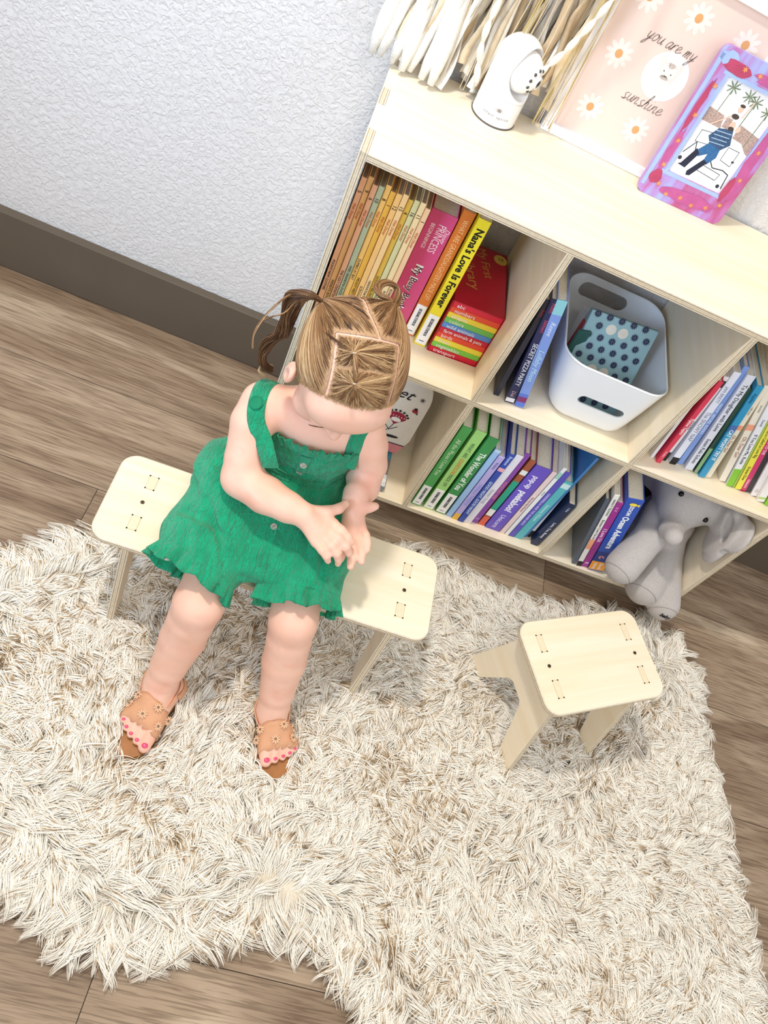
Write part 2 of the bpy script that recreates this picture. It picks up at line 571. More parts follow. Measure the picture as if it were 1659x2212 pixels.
def side_outline(h, tabs):
    """in (depth, height) coordinates with box-joint tabs along the top"""
    pts = [(0, 0), (DEP, 0)]
    top = []
    for a, b in tabs: top += [(b, h), (b, h - T), ] if False else []
    pts += [(DEP, h)]
    prev = DEP
    for a, b in reversed(tabs):
        if b < prev - 1e-6: pts += [(prev, h - T), (b, h - T), (b, h)] if prev != DEP else [(DEP, h - T), (b, h - T), (b, h)]
        pts += [(a, h)]; prev = a
    if prev > 1e-6: pts += [(prev, h - T), (0, h - T)]
    out = []
    for q in pts:
        if not out or (abs(out[-1][0] - q[0]) + abs(out[-1][1] - q[1])) > 1e-6: out.append(q)
    return out


def panel_yz(name, x, outline, parent):
    # outline in (y, z), extruded along +x from x
    M = frame_M((x, 0, 0), (0, 1, 0), (0, 0, 1), (1, 0, 0))
    return ply(name, outline, T, PLY, parent, M, bev=0.0005)


def panel_xy(name, z, outline, parent):
    return ply(name, outline, T, PLY, parent, Matrix.Translation((0, 0, z)), bev=0.0005)


TABS = [(0, 0.060), (0.130, 0.178), (0.252, DEP)]
so = [(0, 0), (DEP, 0), (DEP, HH), (0.252, HH), (0.252, HH - T), (0.178, HH - T), (0.178, HH), (0.130, HH), (0.130, HH - T), (0.060, HH - T), (0.060, HH), (0, HH)]
panel_yz('side_panel', 0.0, so, shelf)
panel_yz('side_panel', SW - T, so, shelf)
g = 0.0004


def with_tabs(xl, xr):
    L = [(T + g, 0), (xr - T - g, 0)]
    R_ = [(SW - T - g, 0), (SW - T - g, 0.060 + g), (SW, 0.060 + g), (SW, 0.130 - g), (SW - T - g, 0.130 - g), (SW - T - g, 0.178 + g), (SW, 0.178 + g), (SW, 0.252 - g), (SW - T - g, 0.252 - g), (SW - T - g, DEP)]
    Lf = [(T + g, DEP), (T + g, 0.252 - g), (0, 0.252 - g), (0, 0.178 + g), (T + g, 0.178 + g), (T + g, 0.130 - g), (0, 0.130 - g), (0, 0.060 + g), (T + g, 0.060 + g), (T + g, 0)]
    return R_ + Lf


panel_xy('top_panel', HH - T, with_tabs(0, SW), shelf)
inner = [(T, 0), (SW - T, 0), (SW - T, DEP), (T, DEP)]
panel_xy('middle_shelf', ZM - T, inner, shelf)
panel_xy('bottom_shelf', ZB - T, inner, shelf)
for xx in (X1, X2):
    panel_yz('divider', xx - T / 2, [(0.0, ZM), (DEP, ZM), (DEP, HH - T), (0, HH - T)], shelf)
    panel_yz('divider', xx - T / 2, [(0.0, ZB), (DEP, ZB), (DEP, ZM - T), (0, ZM - T)], shelf)
# tiny dowel slots in the front face of the boards are left as layered edge

# ------------------------------------------------------------------ bench and stool
TT = 0.0115
METAL = mat('#6b5a48', 0.35, 0.1, metal=0.8, name='screw_metal')
DARK = mat('#2a2420', 0.7, name='dark_gap')
SLOTE = mat('#eddcbd', 0.7, 0.12, 700, name='tab_end_grain')


def seat_unit(name, L, Wd, slots_x, slots_y, foot_y, label, cat, M, tab_w=0.0105, tab_l=0.03, scr=0.006, arch=0.125):
    root = empty(name, M, label=label, cat=cat)
    H_ = 0.25
    top = ply('seat', rrect(-L / 2, L / 2, -Wd / 2, Wd / 2, 0.026, 8), TT, PLY, root, Matrix.Translation((0, 0, H_ - TT)), bev=0.0018)
    for sx in (-1, 1):
        # leg panel: a board cut as an arch with two splayed legs
        top_y = slots_y + 0.026; zt = H_ - TT
        w_ = 0.040
        o_ = [(-foot_y, 0.0), (-foot_y + w_, 0.0), (-0.026, arch), (-0.018, arch + 0.008), (0.018, arch + 0.008), (0.026, arch), (foot_y - w_, 0.0), (foot_y, 0.0), (top_y, zt - 0.02), (top_y, zt), (-top_y, zt), (-top_y, zt - 0.02)]
        Mx = frame_M((sx * slots_x - 0.0055, 0, 0.012), (0, 1, 0), (0, 0, 1), (1, 0, 0))
        ply('leg_panel', [(a, b - 0.012 * (b / zt)) for a, b in o_], 0.011, PLY, root, Mx, bev=0.0006)
        for sy in (-1, 1):
            # tab end showing through the seat with its dark joint line
            cx, cy = sx * slots_x, sy * slots_y
            bm = bmesh.new()
            bm_box(bm, cx - tab_w / 2 - .0007, cx + tab_w / 2 + .0007, cy - tab_l / 2 - .0007, cy + tab_l / 2 + .0007, H_ - 0.003, H_ + 0.00015, 0, 1)
            bm_box(bm, cx - tab_w / 2, cx + tab_w / 2, cy - tab_l / 2, cy + tab_l / 2, H_ - 0.003, H_ + 0.0004, 0, 0)
            for ax in (-1, 1):
                for ay in (-1, 1):
                    bmesh.ops.create_circle(bm, cap_ends=True, radius=0.0014, segments=8, matrix=Matrix.Translation((cx + ax * tab_w / 2, cy + ay * tab_l / 2, H_ + 0.0006)))
            for f in bm.faces:
                if len(f.verts) == 8: f.material_index = 2
            from_bm('tab', bm, [SLOTE, mat('#cdb68d', 0.8, name='joint_line'), DARK], root)
        bm = bmesh.new()
        bmesh.ops.create_cone(bm, cap_ends=True, radius1=0.0034, radius2=0.0030, depth=0.0016, segments=20, matrix=Matrix.Translation((sx * slots_x + .001 * sx, 0.0, H_ + 0.0003)))
        for f in bm.faces: f.material_index = 0
        for rot in (0, math.pi / 2):
            bm_box(bm, -0.002, 0.002, -0.0004, 0.0004, 0, 0.0004, 0, 1, Matrix.Translation((sx * slots_x + .001 * sx, 0.0, H_ + 0.0009)) @ Matrix.Rotation(rot, 4, 'Z'))
        from_bm('screw', bm, [METAL, DARK], root)
    return root


seat_unit('bench', 0.532, 0.162, 0.2125, 0.0385, 0.100, 'long birch plywood bench under the seated child', 'bench',
          Matrix.Translation((0.0945, -0.6005, 0.0)) @ Matrix.Rotation(math.radians(1.3), 4, 'Z'), tab_l=0.024, tab_w=0.013)
seat_unit('stool', 0.252, 0.166, 0.0915, 0.0405, 0.114, 'empty square birch plywood stool standing alone on the fur rug', 'stool',
          Matrix.Translation((0.6605, -0.5985, 0.0)) @ Matrix.Rotation(math.radians(26.7), 4, 'Z'))

# ------------------------------------------------------------------ books
PAGE = mat('#e9e0cc', 0.8, 0.12, 400, name='paper_pages')
BLK = mat('#17161a', 0.5, name='black_ink'); WHT = mat('#f6f5f2', 0.5, name='white_ink')
SPINE_M = lambda t, h, fz, dx=0.0: frame_M((t / 2 + dx, -0.0007, h * (1 - fz)), (0, 0, -1), (1, 0, 0), (0, -1, 0))


def book(x, yf, z, t, h, d, color, label, titles=(), lean=0.0, yaw=0.0, bands=(), name='picture_book', cat='book', group=None, sticker=False, paper=None, hard=True, fit_z=0.0, rough=0.35, mtl=None):
    M = SH @ Matrix.Translation((x, yf, z + fit_z)) @ Matrix.Rotation(yaw, 4, 'Z') @ Matrix.Rotation(-lean, 4, 'Y')
    cv = mtl or mat(color, rough, 0.04, 25, spec=0.45, coat=0.15 if hard else 0)
    c = 0.0014
    bm = bmesh.new()
    bm_box(bm, 0, c, 0, d, 0, h, 0.0004)
    bm_box(bm, t - c, t, 0, d, 0, h, 0.0004)
    bm_box(bm, 0, t, -0.0004, 0.0022, 0, h, min(0.0011, t * 0.12))
    o = from_bm(name, bm, cv, None); o.matrix_world = M
    tag(o, label, cat, group)
    i = 0.003 if hard else 0.0006
    box('pages', c, t - c, 0.002, d - i, i, h - i, PAGE if paper is None else mat(paper, 0.8, 0.15, 500), o)
    for (a, b, colr) in bands:      # fractions from the top
        box('spine_band', 0.0002, t - 0.0002, -0.0007, 0.001, h * (1 - b), h * (1 - a), mat(colr, rough, 0.04, 25), o, 0.0001)
    for ti in titles:
        s, fz, ln, sz, colr = ti[:5]
        kw = ti[5] if len(ti) > 5 else {}
        text('title', s, SPINE_M(t, h, fz, kw.get('dx', 0)), t * sz * 1.25, mat(colr, 0.5), o, maxlen=h * ln, shear=kw.get('shear', 0), bold=kw.get('bold', 0.0))
    if sticker:
        box('sticker', 0.0012, t - 0.0012, -0.0011, 0.0, 0.004, h * 0.27, WHT, o, 0.0004)
        text('title', 'RECORDABLE STORYBOOK', frame_M((t * 0.50, -0.0013, h * 0.165), (0, 0, -1), (1, 0, 0), (0, -1, 0)), t * 0.36, BLK, o, maxlen=h * 0.15, bold=0.02)
        box('sticker_mark', t * .3, t * .7, -0.0013, -0.0009, h * 0.042, h * 0.047, BLK, o)
    return o


# slim numbered storybooks, top left cubby
DS = [('5', "POOH'S NEW CLOTHES", '#eeb892', 'salmon'), ('9', "WENDY'S ADVENTURE IN NEVER LAND", '#eec184', 'light orange'), ('6', 'THE UGLY STEPSISTERS', '#efb893', 'salmon'),
      ('10', 'WISE GRANDMA DUCK', '#aeb592', 'sage green'), ('8', 'DUMBO AT BAT', '#eebb6a', 'golden yellow'), ('1', 'MICKEY MEETS THE GIANT', '#e6b04a', 'deep yellow'),
      ('12', 'SCROOGE AND THE MAGIC FISH', '#f0bd74', 'light orange'), ('15', "HIAWATHA'S KIND HEART", '#f2c98c', 'pale orange'), ('4', "GOOFY'S BIG RACE", '#d9b04c', 'mustard'),
      ('16', "LI'L WOLF SAVES THE DAY", '#d6cf9a', 'pale green'), ('11', 'WELCOME BACK, SNOW WHITE', '#f0d49e', 'cream yellow'), ('1', 'ROAD TO READING A ZOO', '#f1c79a', 'peach')]
ORD = ['first', 'second', 'third', 'fourth', 'fifth', 'sixth', 'seventh', 'eighth', 'ninth', 'tenth', 'eleventh', 'twelfth']
for i, (num, ti, colr, cn) in enumerate(DS):
    t = 0.0082; h = 0.266 + 0.004 * math.sin(i * 2.1)
    book(0.0145 + i * 0.00885, 0.048 + 0.003 * math.sin(i * 1.7), ZM, t, h, 0.205 + 0.004 * math.cos(i), colr,
         f"slim {cn} storybook numbered {num}, {ORD[i]} from the left in its row",
         titles=[(num, 0.085, 0.06, 0.8, '#2b2218'), ('Walt Disney', 0.21, 0.13, 0.55, '#c05a2c', dict(shear=.3)), (ti, 0.36 + 0.017 * len(ti), 0.034 * len(ti), 0.56, '#2b2218')],
         name='storybook', group='slim numbered storybooks in the top left cubby', hard=False, paper='#8a7663')

# thick pink box book
o = book(0.1255, 0.090, ZM, 0.0415, 0.242, 0.185, '#d24a7b', 'thick pink boxed book set between the slim storybooks and the orange book',
         titles=[('PRINCESS', 0.19, 0.21, 0.34, '#f7d9df', dict(dx=0.004)), ('BEGINNINGS', 0.19, 0.19, 0.17, '#f7e6ea', dict(dx=-0.010)), ('Disney', 0.15, 0.11, 0.20, '#f7d9df', dict(dx=0.0145, shear=.3))],
         name='boxed_book_set', cat='book')
for dx, dz, sz, mm in ((0, 0, 1, mat('#f6efe6', .5)), (0.0006, 0.0, 0.93, mat('#3a2730', .5))):
    text('title', 'My Busy Books', frame_M((0.0195 + dx, -0.0008 - dx * .5, 0.242 * 0.38), (0, 0, -1), (1, 0, 0), (0, -1, 0)), 0.0165 * sz, mm, o, maxlen=0.105, bold=0.03 if dx == 0 else 0.0)
book(0.1690, 0.094, ZM, 0.0195, 0.258, 0.175, '#d8772c', 'orange recordable storybook beside the thick pink box',
     titles=[('WHAT ARE GRANDDAUGHTERS MADE OF?', 0.37, 0.62, 0.5, '#f7c98b')], sticker=True)
book(0.1915, 0.080, ZM, 0.0205, 0.264, 0.19, '#f3e02d', 'yellow recordable storybook with bold black title on its spine',
     titles=[("Nana's Love Is Forever", 0.36, 0.60, 0.66, '#16140f', dict(bold=.03))], sticker=True)

# stack of ten mini board books in a red case
CW = 0.0925; CH = 0.1165; CDp = 0.170
CM = SH @ Matrix.Translation((0.2165, 0.076, ZM)) @ Matrix.Rotation(0.06, 4, 'Z')
RED = '#b3162b'
LB = [('transport', '#d61f3c'), ('vegetables', '#7ecb4a'), ('fruits', '#f3e246'), ('birds', '#e94a35'), ('farm animals & pets', '#d22340'), ('wild animals', '#5b92dd'), ('colors', '#73c45c'), ('shapes', '#f4dd45'), ('numbers', '#ea5638'), ('abc', '#dd2742')]
hh = (CH - 0.003) / 10
for i, (s, colr) in enumerate(LB):
    bm = bmesh.new(); bm_box(bm, 0.0022, CW - 0.0022, 0.0006, CDp - 0.006, 0.0012 + i * hh, 0.0012 + (i + 1) * hh - 0.0004, 0.0012)
    o = from_bm('mini_board_book', bm, mat(colr, 0.4, 0.03, 25)); o.matrix_world = CM
    tag(o, f"mini board book with spine reading {s}, in the red case stack", 'book', 'mini board books stacked in the red case')
    text('title', s, frame_M((0.010, 0.0002, 0.0012 + (i + 0.46) * hh), (1, 0, 0), (0, 0, 1), (0, -1, 0)), hh * 0.92, WHT, o, maxlen=CW * 0.75, align='LEFT')
bm = bmesh.new()
bm_box(bm, 0, CW, 0, CDp, CH - 0.0018, CH, 0.0006); bm_box(bm, 0, CW, 0, CDp, 0, 0.0011, 0.0003)
bm_box(bm, 0, 0.0018, 0, CDp, 0, CH, 0.0006); bm_box(bm, CW - 0.0018, CW, 0, CDp, 0, CH, 0.0006); bm_box(bm, 0, CW, CDp - 0.002, CDp, 0, CH, 0.0006)
o = from_bm('book_case', bm, mat(RED, 0.3, 0.05, 12, coat=.2)); o.matrix_world = CM
tag(o, 'red slipcase holding ten mini board books in the top left cubby', 'book case')
GOLD = mat('#c98a4a', 0.4, name='gold_print')
text('title', 'My First', frame_M((0.050, 0.125, CH + 0.0003), (0.24, -0.97, 0), (0.97, 0.24, 0), (0, 0, 1)), 0.024, GOLD, o, maxlen=0.075)
text('title', 'Library', frame_M((0.026, 0.085, CH + 0.0003), (0.24, -0.97, 0), (0.97, 0.24, 0), (0, 0, 1)), 0.028, GOLD, o, maxlen=0.085)
bm = bmesh.new(); bmesh.ops.create_cone(bm, cap_ends=True, radius1=0.0125, radius2=0.0125, depth=0.0006, segments=28, matrix=Matrix.Translation((0.079, 0.150, CH + 0.0003)))
q = from_bm('badge', bm, mat('#d9b95a', 0.4), o)
text('badge_number', '10', Matrix.Translation((0.079, 0.151, CH + 0.0007)), 0.011, BLK, q)

# middle top cubby, left of the basket
book(0.3475, 0.034, ZM, 0.010, 0.215, 0.19, '#23253a', 'dark charcoal thin book behind the navy pizza book', lean=0.075, titles=[('Robin', 0.12, .1, .5, '#b9485a')])
book(0.3695, 0.028, ZM, 0.0155, 0.226, 0.20, '#1b2352', 'navy picture book with white capital title leaning beside the periwinkle one', lean=0.150,
     titles=[('SECRET PIZZA PARTY', 0.60, 0.42, 0.58, '#e9eef6'), ('Rubin', 0.07, .08, .5, '#c25374'), ('Salmieri', 0.23, .11, .5, '#c25374'), ('Dial', 0.90, .06, .45, '#c7a7b4')], bands=[(0.945, 0.985, '#e8e8ee')])
book(0.3885, 0.027, ZM, 0.0165, 0.232, 0.21, '#7f9ce0', 'periwinkle blue picture book leaning beside the white basket', lean=0.195,
     titles=[('Reeve', 0.24, 0.13, 0.55, '#e5efff', dict(shear=.3)), ('Lullaby Moon', 0.58, 0.30, 0.62, '#bfe6ec', dict(shear=.3))], bands=[(0.0, 0.12, '#8fd0d8'), (0.86, 0.99, '#5a78d4'), (0.89, 0.945, '#d2457a')])

# right top cubby, leaning row
G3 = 'leaning picture books in the top right cubby'
o = book(0.6630, 0.036, ZM, 0.006, 0.205, 0.17, '#e9e9ec', 'thin white picture book with black script on its cover against divider', lean=0.135, group=G3)
text('title', 'your', frame_M((-0.0009, 0.055, 0.085), (0, 0.25, -0.97), (0, 0.97, 0.25), (-1, 0, 0)), 0.055, BLK, o, shear=.4, maxlen=.1)
ROW = [  # x, yf, t, h, d, colour, lean, label, titles, bands
    (0.6745, 0.029, .0085, .210, .17, '#de3a58', .130, 'slim red picture book with white title near the divider', [('Tiptoe Tapirs', .52, .28, .72, '#fbe6ea', dict(bold=.02)), ('Kimiko', .88, .10, .5, '#fbd0d8')], []),
    (0.6865, 0.041, .0085, .215, .18, '#eceef4', .175, 'slim white picture book with black foot next to the red one', [('COZY', .55, .16, .8, '#5d6070')], [(.89, 1.0, '#15151a'), (.04, .11, '#2a2b30')]),
    (0.7030, 0.040, .0125, .232, .20, '#e6ecf8', .228, 'white winter picture book with pale grey capitals and black foot', [('JAN BRETT', .22, .17, .5, '#8f97ad'), ('The SNOWY NAP', .56, .32, .72, '#8d93a6')], [(.92, 1.0, '#15151a')]),
    (0.7210, 0.047, .0100, .245, .20, '#7f9edb', .258, 'blue patterned picture book with white snowy marks', [('NIGHT  BEFORE  BOOKS', .5, .62, .55, '#dfe9fb')], []),
    (0.7365, 0.041, .0145, .238, .21, '#dfe3ee', .240, 'pale grey gift book with a dark serif title about a daughter', [('To My Daughter with Love', .32, .52, .56, '#2d2f3a'), ('Susan Polis Schutz', .78, .36, .50, '#2d2f3a')], []),
    (0.7560, 0.041, .0070, .215, .18, '#274a3c', .270, 'thin dark green picture book with lighter green foot', [], [(.68, 1.0, '#86b07e'), (.955, .985, '#e9e6d8')]),
    (0.7660, 0.036, .0120, .232, .20, '#2d97c4', .285, 'bright teal blue picture book with white title', [("CAT WON'T TRY IT", .62, .36, .60, '#f2f7f8', dict(bold=.02)), ('Apples', .12, .12, .55, '#155f86')], [(.40, .47, '#4a6fae')]),
    (0.7815, 0.042, .0100, .234, .19, '#efe6cf', .290, 'cream picture book with orange flower left of the gap', [('Oh, Dear Girl', .60, .26, .62, '#a8705c'), ('with love', .25, .14, .4, '#9a8f7c')], [(.40, .45, '#f0a37a')]),
    (0.8120, 0.046, .0120, .236, .20, '#f0e8d6', .395, 'cream picture book with orange flower right of the gap', [('Oh, Dear Girl', .60, .26, .62, '#a8705c'), ('stories', .2, .12, .4, '#9a8f7c')], [(.36, .42, '#f2a585')]),
    (0.8275, 0.042, .0125, .238, .20, '#eef0f4', .395, 'white picture book with lime green foot on its spine', [('If You Love Me, Rosie', .58, .38, .55, '#34343c'), ('Daniel', .30, .10, .4, '#77798a')], [(.80, 1.0, '#86c83a')]),
    (0.8420, 0.043, .0035, .225, .19, '#a9c25a', .395, 'very thin olive green paperback beside the yellow book', [], []),
    (0.8470, 0.042, .0115, .228, .20, '#eee650', .395, 'bright yellow picture book leaning in the top right cubby', [("You're Called to Love Big", .45, .40, .50, '#5c5a2a'), ('Kristen Dew', .80, .17, .5, '#5c5a2a')], []),
    (0.8600, 0.043, .0095, .222, .19, '#d23a72', .390, 'magenta picture book with white lettering beside the yellow one', [('LOVE YOU TO THE', .40, .34, .60, '#ffe3ee'), ('Unicorn', .90, .13, .6, '#ffe3ee')], [(.985, 1.0, '#b01030')]),
    (0.8710, 0.045, .0100, .225, .19, '#35333c', .385, 'charcoal black picture book between magenta and white ones', [], []),
    (0.8820, 0.041, .0120, .228, .20, '#f0edf0', .38, 'white picture book with faint grey lettering right of the black one', [('love', .42, .16, .6, '#6e6a72'), ('CS', .93, .05, .5, '#b9a8b0')], []),
    (0.8950, 0.033, .0140, .230, .20, '#f4f2f3', .37, 'thicker white picture book beside the lime green end book', [('wonder', .48, .2, .5, '#7a7780')], [(.94, .965, '#b7d77a')]),
    (0.9120, 0.031, .0130, .225, .20, '#84cb2a', .36, 'lime green book at right end of the top right cubby', [('GROW', .6, .2, .6, '#f2ffe0')], []),
]


def settle(rows, xi, ti, hi, li, x_min):
    """each book rests against its left neighbour: ease position and lean until the faces just touch"""
    out = []; px, pt_, ph_, pl_ = x_min, 0.0, 9.0, 0.0
    for r_ in rows:
        r_ = list(r_); x, t, h, l = r_[xi], r_[ti], r_[hi], r_[li]
        x = max(x, px + pt_ / math.cos(pl_) + .0003)
        z = min(h * math.cos(l), ph_ * math.cos(pl_)) if ph_ < 9 else h * math.cos(l)
        lim = math.tan(pl_) + (x - px - pt_ / math.cos(pl_) - .0003) / z
        l = min(l, math.atan(lim)) if out or x_min > 0 else l
        r_[xi], r_[li] = x, l; out.append(r_); px, pt_, ph_, pl_ = x, t, h, l
    return out


for (x, yf, t, h, d, colr, ln, lab, tis, bds) in settle(ROW, 0, 2, 3, 6, X2 + T / 2 + .007):
    book(x, yf, ZM, t, h, d, colr, lab, titles=tis, bands=bds, lean=ln, group=G3)

# bottom middle cubby, upright row
G4 = 'upright picture books in the bottom middle cubby'
LOW = [
    (.3265, .012, .0190, .255, .21, '#4aa653', 0, 'dark green recordable storybook at the left end of the bottom middle cubby', [('All the Places I Love You', .36, .44, .50, '#dff2d2')], [], True),
    (.3520, .013, .0210, .257, .21, '#a3dc7d', 0, 'light green recordable storybook between two darker green ones', [('WHAT ARE', .22, .17, .42, '#5c7a48'), ('GRANDSONS', .42, .20, .46, '#e08a48'), ('MADE OF?', .60, .15, .42, '#5c7a48')], [], True),
    (.3785, .013, .0215, .253, .21, '#35924c', 0, 'medium green recordable storybook with a large white title', [('The Wonder of You', .42, .48, .62, '#eef7ea', dict(bold=.02))], [], True),
    (.4030, .012, .0115, .230, .19, '#9cc3ee', 0, 'plain light blue picture book in the bottom middle cubby', [], [(.0, .03, '#bcd8f4')], False),
    (.4160, .011, .0125, .218, .18, '#b9aee3', 0, 'lavender picture book with yellow foot on its spine', [('TWINKLE TWINKLE', .58, .36, .55, '#8f9be6'), ('Walden', .13, .12, .45, '#6a6f9c')], [(.90, 1.0, '#e8b94e')], False),
    (.4300, .010, .0118, .234, .19, '#2b4aa8', 0, 'royal blue picture book with the repeated good night title', [('Boynton', .08, .11, .55, '#cfe0ff'), ('GOOD NIGHT, GOOD NIGHT', .62, .62, .58, '#dbe8ff')], [(.18, .225, '#e9a7b5')], False),
    (.4430, .013, .0145, .236, .20, '#e7e4ec', 0, 'white picture book beside the royal blue good night book', [('Forever Young', .58, .26, .45, '#a6a2b4')], [], False),
    (.4605, .020, .0115, .240, .18, '#8a48a8', .012, 'purple picture book with a reddish title', [('MONSTERS HERE', .50, .28, .55, '#f08fa0'), ('G', .93, .05, .6, '#d9b7e8')], [], False),
    (.4745, .021, .0130, .228, .18, '#a6593a', .0, 'colourful striped picture book beside the thick pop up book', [], [(.14, .20, '#e9efe9'), (.30, .74, '#2aa586'), (.74, .84, '#f2f0ea'), (.86, 1.0, '#e1634e')], False),
    (.4900, .019, .0325, .223, .19, '#6b55c4', 0, 'thick purple pop up unicorn board book', [('pop-up', .22, .18, .42, '#f2eefc', dict(bold=.02)), ('peekaboo!', .52, .32, .52, '#f6f2ff', dict(bold=.03)), ('Unicorn', .85, .24, .36, '#e9e2fb')], [], False),
    (.5248, .019, .0098, .222, .18, '#edd5d3', 0, 'pale pink picture book right of the thick purple one', [('The Very Fairy Princess', .50, .36, .45, '#8a6a70')], [], False),
    (.5360, .018, .0078, .243, .19, '#eef0f0', 0, 'slim white picture book with a mint label near its top', [('Winter', .35, .2, .5, '#9aa0a8')], [(.06, .14, '#a5d9c8')], False),
    (.5450, .019, .0120, .234, .19, '#5a53b8', 0, 'indigo picture book with small capital title', [('CINDERELLA AND THE GLASS SHOE', .55, .55, .48, '#dcd8ff')], [], False),
    (.5582, .020, .0165, .210, .19, '#58b7c0', .0, 'turquoise picture book with pale fish near its top', [('Swimmy Waves', .52, .34, .45, '#c8eef0')], [(.03, .10, '#c9e9e8')], False),
    (.5860, .034, .0085, .200, .18, '#e8ecf0', .045, 'slim white bedtime book with black foot leaning left', [('Good bears are fairy Songs', .42, .55, .55, '#4b5866')], [(.88, 1.0, '#18181c')], False),
    (.5968, .018, .0160, .158, .16, '#15294f', 0, 'short dark navy board book at the right end of the bottom middle cubby', [('Love, You, Bunny', .62, .55, .42, '#eef2fb'), ('I Am', .12, .2, .36, '#c9d6ea')], [], False),
]
for (x, yf, t, h, d, colr, ln, lab, tis, bds, stk) in settle(LOW, 0, 2, 3, 6, X1 + T / 2):
    book(x, yf, ZB, t, h, d, colr, lab, titles=tis, bands=bds, lean=ln, group=G4, sticker=stk)
book(.4740, .205, ZB, .014, .285, .075, '#151418', 'tall black book standing at the back behind the striped one', group=G4)
book(.5795, .030, ZB, .0055, .285, .20, '#3f7fc0', 'tall thin sky blue book beside the turquoise one', group=G4)
book(.5975, .182, ZB, .016, .300, .09, '#2f62a8', 'tall blue book behind the short navy board book', group=G4)

# bottom right cubby
G5 = 'books leaning left in the bottom right cubby'
o = book(.6950, .006, ZB, .0085, .225, .19, '#56606e', 'grey blue thin book with swirling cover at the left of bottom right cubby', lean=.245, group=G5)
book(.7060, .006, ZB, .0105, .245, .20, '#f0eee9', 'white picture book with orange band near the foot of its spine', titles=[('NANCY TILLMAN', .16, .24, .5, '#4a5a4a'), ("Because I Love You So", .46, .34, .55, '#55504a')], bands=[(.60, .74, '#f0a781'), (.93, 1, '#1a1a1e')], lean=.240, group=G5)
book(.7185, .008, ZB, .0135, .225, .19, '#a02c8e', 'magenta purple picture book reading I Love Us', titles=[('I Love Us', .48, .32, .70, '#f7e3f3'), ('x x', .09, .08, .6, '#e9a8e2'), ('R', .93, .05, .7, '#f3d6ee')], lean=.240, group=G5)
o = book(.7340, .006, ZB, .0325, .250, .215, '#2450b4', 'thick blue ocean board book with yellow fish leaning beside the elephant', titles=[('ZOOM', .145, .12, .26, '#f4f8ff', dict(bold=.03)), ('Ocean Adventure', .44, .44, .44, '#f7fbff', dict(bold=.03))], bands=[(.72, .86, '#1d3a86'), (.86, .985, '#f2a12c')], lean=.245, group=G5)
text('title', 'maze', frame_M((.010, -.0013, .250 * .075), (0, 0, -1), (1, 0, 0), (0, -1, 0)), .011, WHT, o, maxlen=.027)
text('title', 'book', frame_M((.021, -.0013, .250 * .075), (0, 0, -1), (1, 0, 0), (0, -1, 0)), .011, WHT, o, maxlen=.027)
bm = bmesh.new()
bmesh.ops.create_circle(bm, cap_ends=True, radius=.0075, segments=20, matrix=frame_M((.0165, -.0010, .234), (1, 0, 0), (0, 0, .62), (0, -1, 0)))
vs = [bm.verts.new(v) for v in ((.0225, -.0010, .234), (.0285, -.0010, .2385), (.0285, -.0010, .2295))]; bm.faces.new(vs)
from_bm('fish_picture', bm, mat('#f6df4a', .5), o)
bm = bmesh.new()
for k in range(9):
    a = k * .5; bm_box(bm, .012 + .004 * math.cos(a), .0155 + .004 * math.cos(a), -.0011, -.0007, .049 + .004 * math.sin(a), .052 + .004 * math.sin(a))
from_bm('octopus_picture', bm, mat('#f0a0b4', .5), o)

# bottom left cubby: arched card box on a flat picture puzzle
A_M = SH @ Matrix.Translation((0.2105, 0.104, 0.1115)) @ Matrix.Rotation(-0.07, 4, 'X')
pts = [(-0.058, 0.0), (0.058, 0.0), (0.072, 0.045), (0.073, 0.15)] + [(0.073 * math.cos(a), 0.15 + 0.078 * math.sin(a)) for a in [math.pi * k / 14 for k in range(1, 14)]] + [(-0.073, 0.15), (-0.072, 0.045)]
bm = bmesh.new()
fr = [bm.verts.new((x, 0, z)) for x, z in pts]; bk = [bm.verts.new((x, 0.022, z)) for x, z in pts]
bm.faces.new(list(reversed(fr))); bm.faces.new(bk)
for i in range(len(pts)): bm.faces.new((fr[i], fr[(i + 1) % len(pts)], bk[(i + 1) % len(pts)], bk[i]))
bmesh.ops.recalc_face_normals(bm, faces=bm.faces)
arch = from_bm('arched_card_box', bm, mat('#ece7e0', .5, .02)); arch.matrix_world = A_M
tag(arch, 'white arched card box painted with strawberry and flower in the bottom left cubby', 'box')


def flat(name, polys, mt, parent, y=-0.0008, M=None):
    """thin printed shapes on a plane facing local -y; polys are (x, z) outlines"""
    bm = bmesh.new()
    for P_ in polys:
        a = [bm.verts.new((x, y, z)) for x, z in P_]
        f = bm.faces.new(a)
        f.normal_update()
        if f.normal.y > 0: f.normal_flip()
    return from_bm(name, bm, mt, parent, M)


def disc(cx, cz, rx, rz=None, n=16, rot=0.0):
    rz = rx if rz is None else rz
    c, s = math.cos(rot), math.sin(rot)
    return [(cx + c * rx * math.cos(2 * math.pi * k / n) - s * rz * math.sin(2 * math.pi * k / n), cz + s * rx * math.cos(2 * math.pi * k / n) + c * rz * math.sin(2 * math.pi * k / n)) for k in range(n)]


def stroke(pts, wd):
    out = []
    for (x0, z0), (x1, z1) in zip(pts[:-1], pts[1:]):
        L = math.hypot(x1 - x0, z1 - z0)
        if L < 1e-7: continue
        nx, nz = -(z1 - z0) / L * wd / 2, (x1 - x0) / L * wd / 2
        out.append([(x0 + nx, z0 + nz), (x1 + nx, z1 + nz), (x1 - nx, z1 - nz), (x0 - nx, z0 - nz)])
    return out


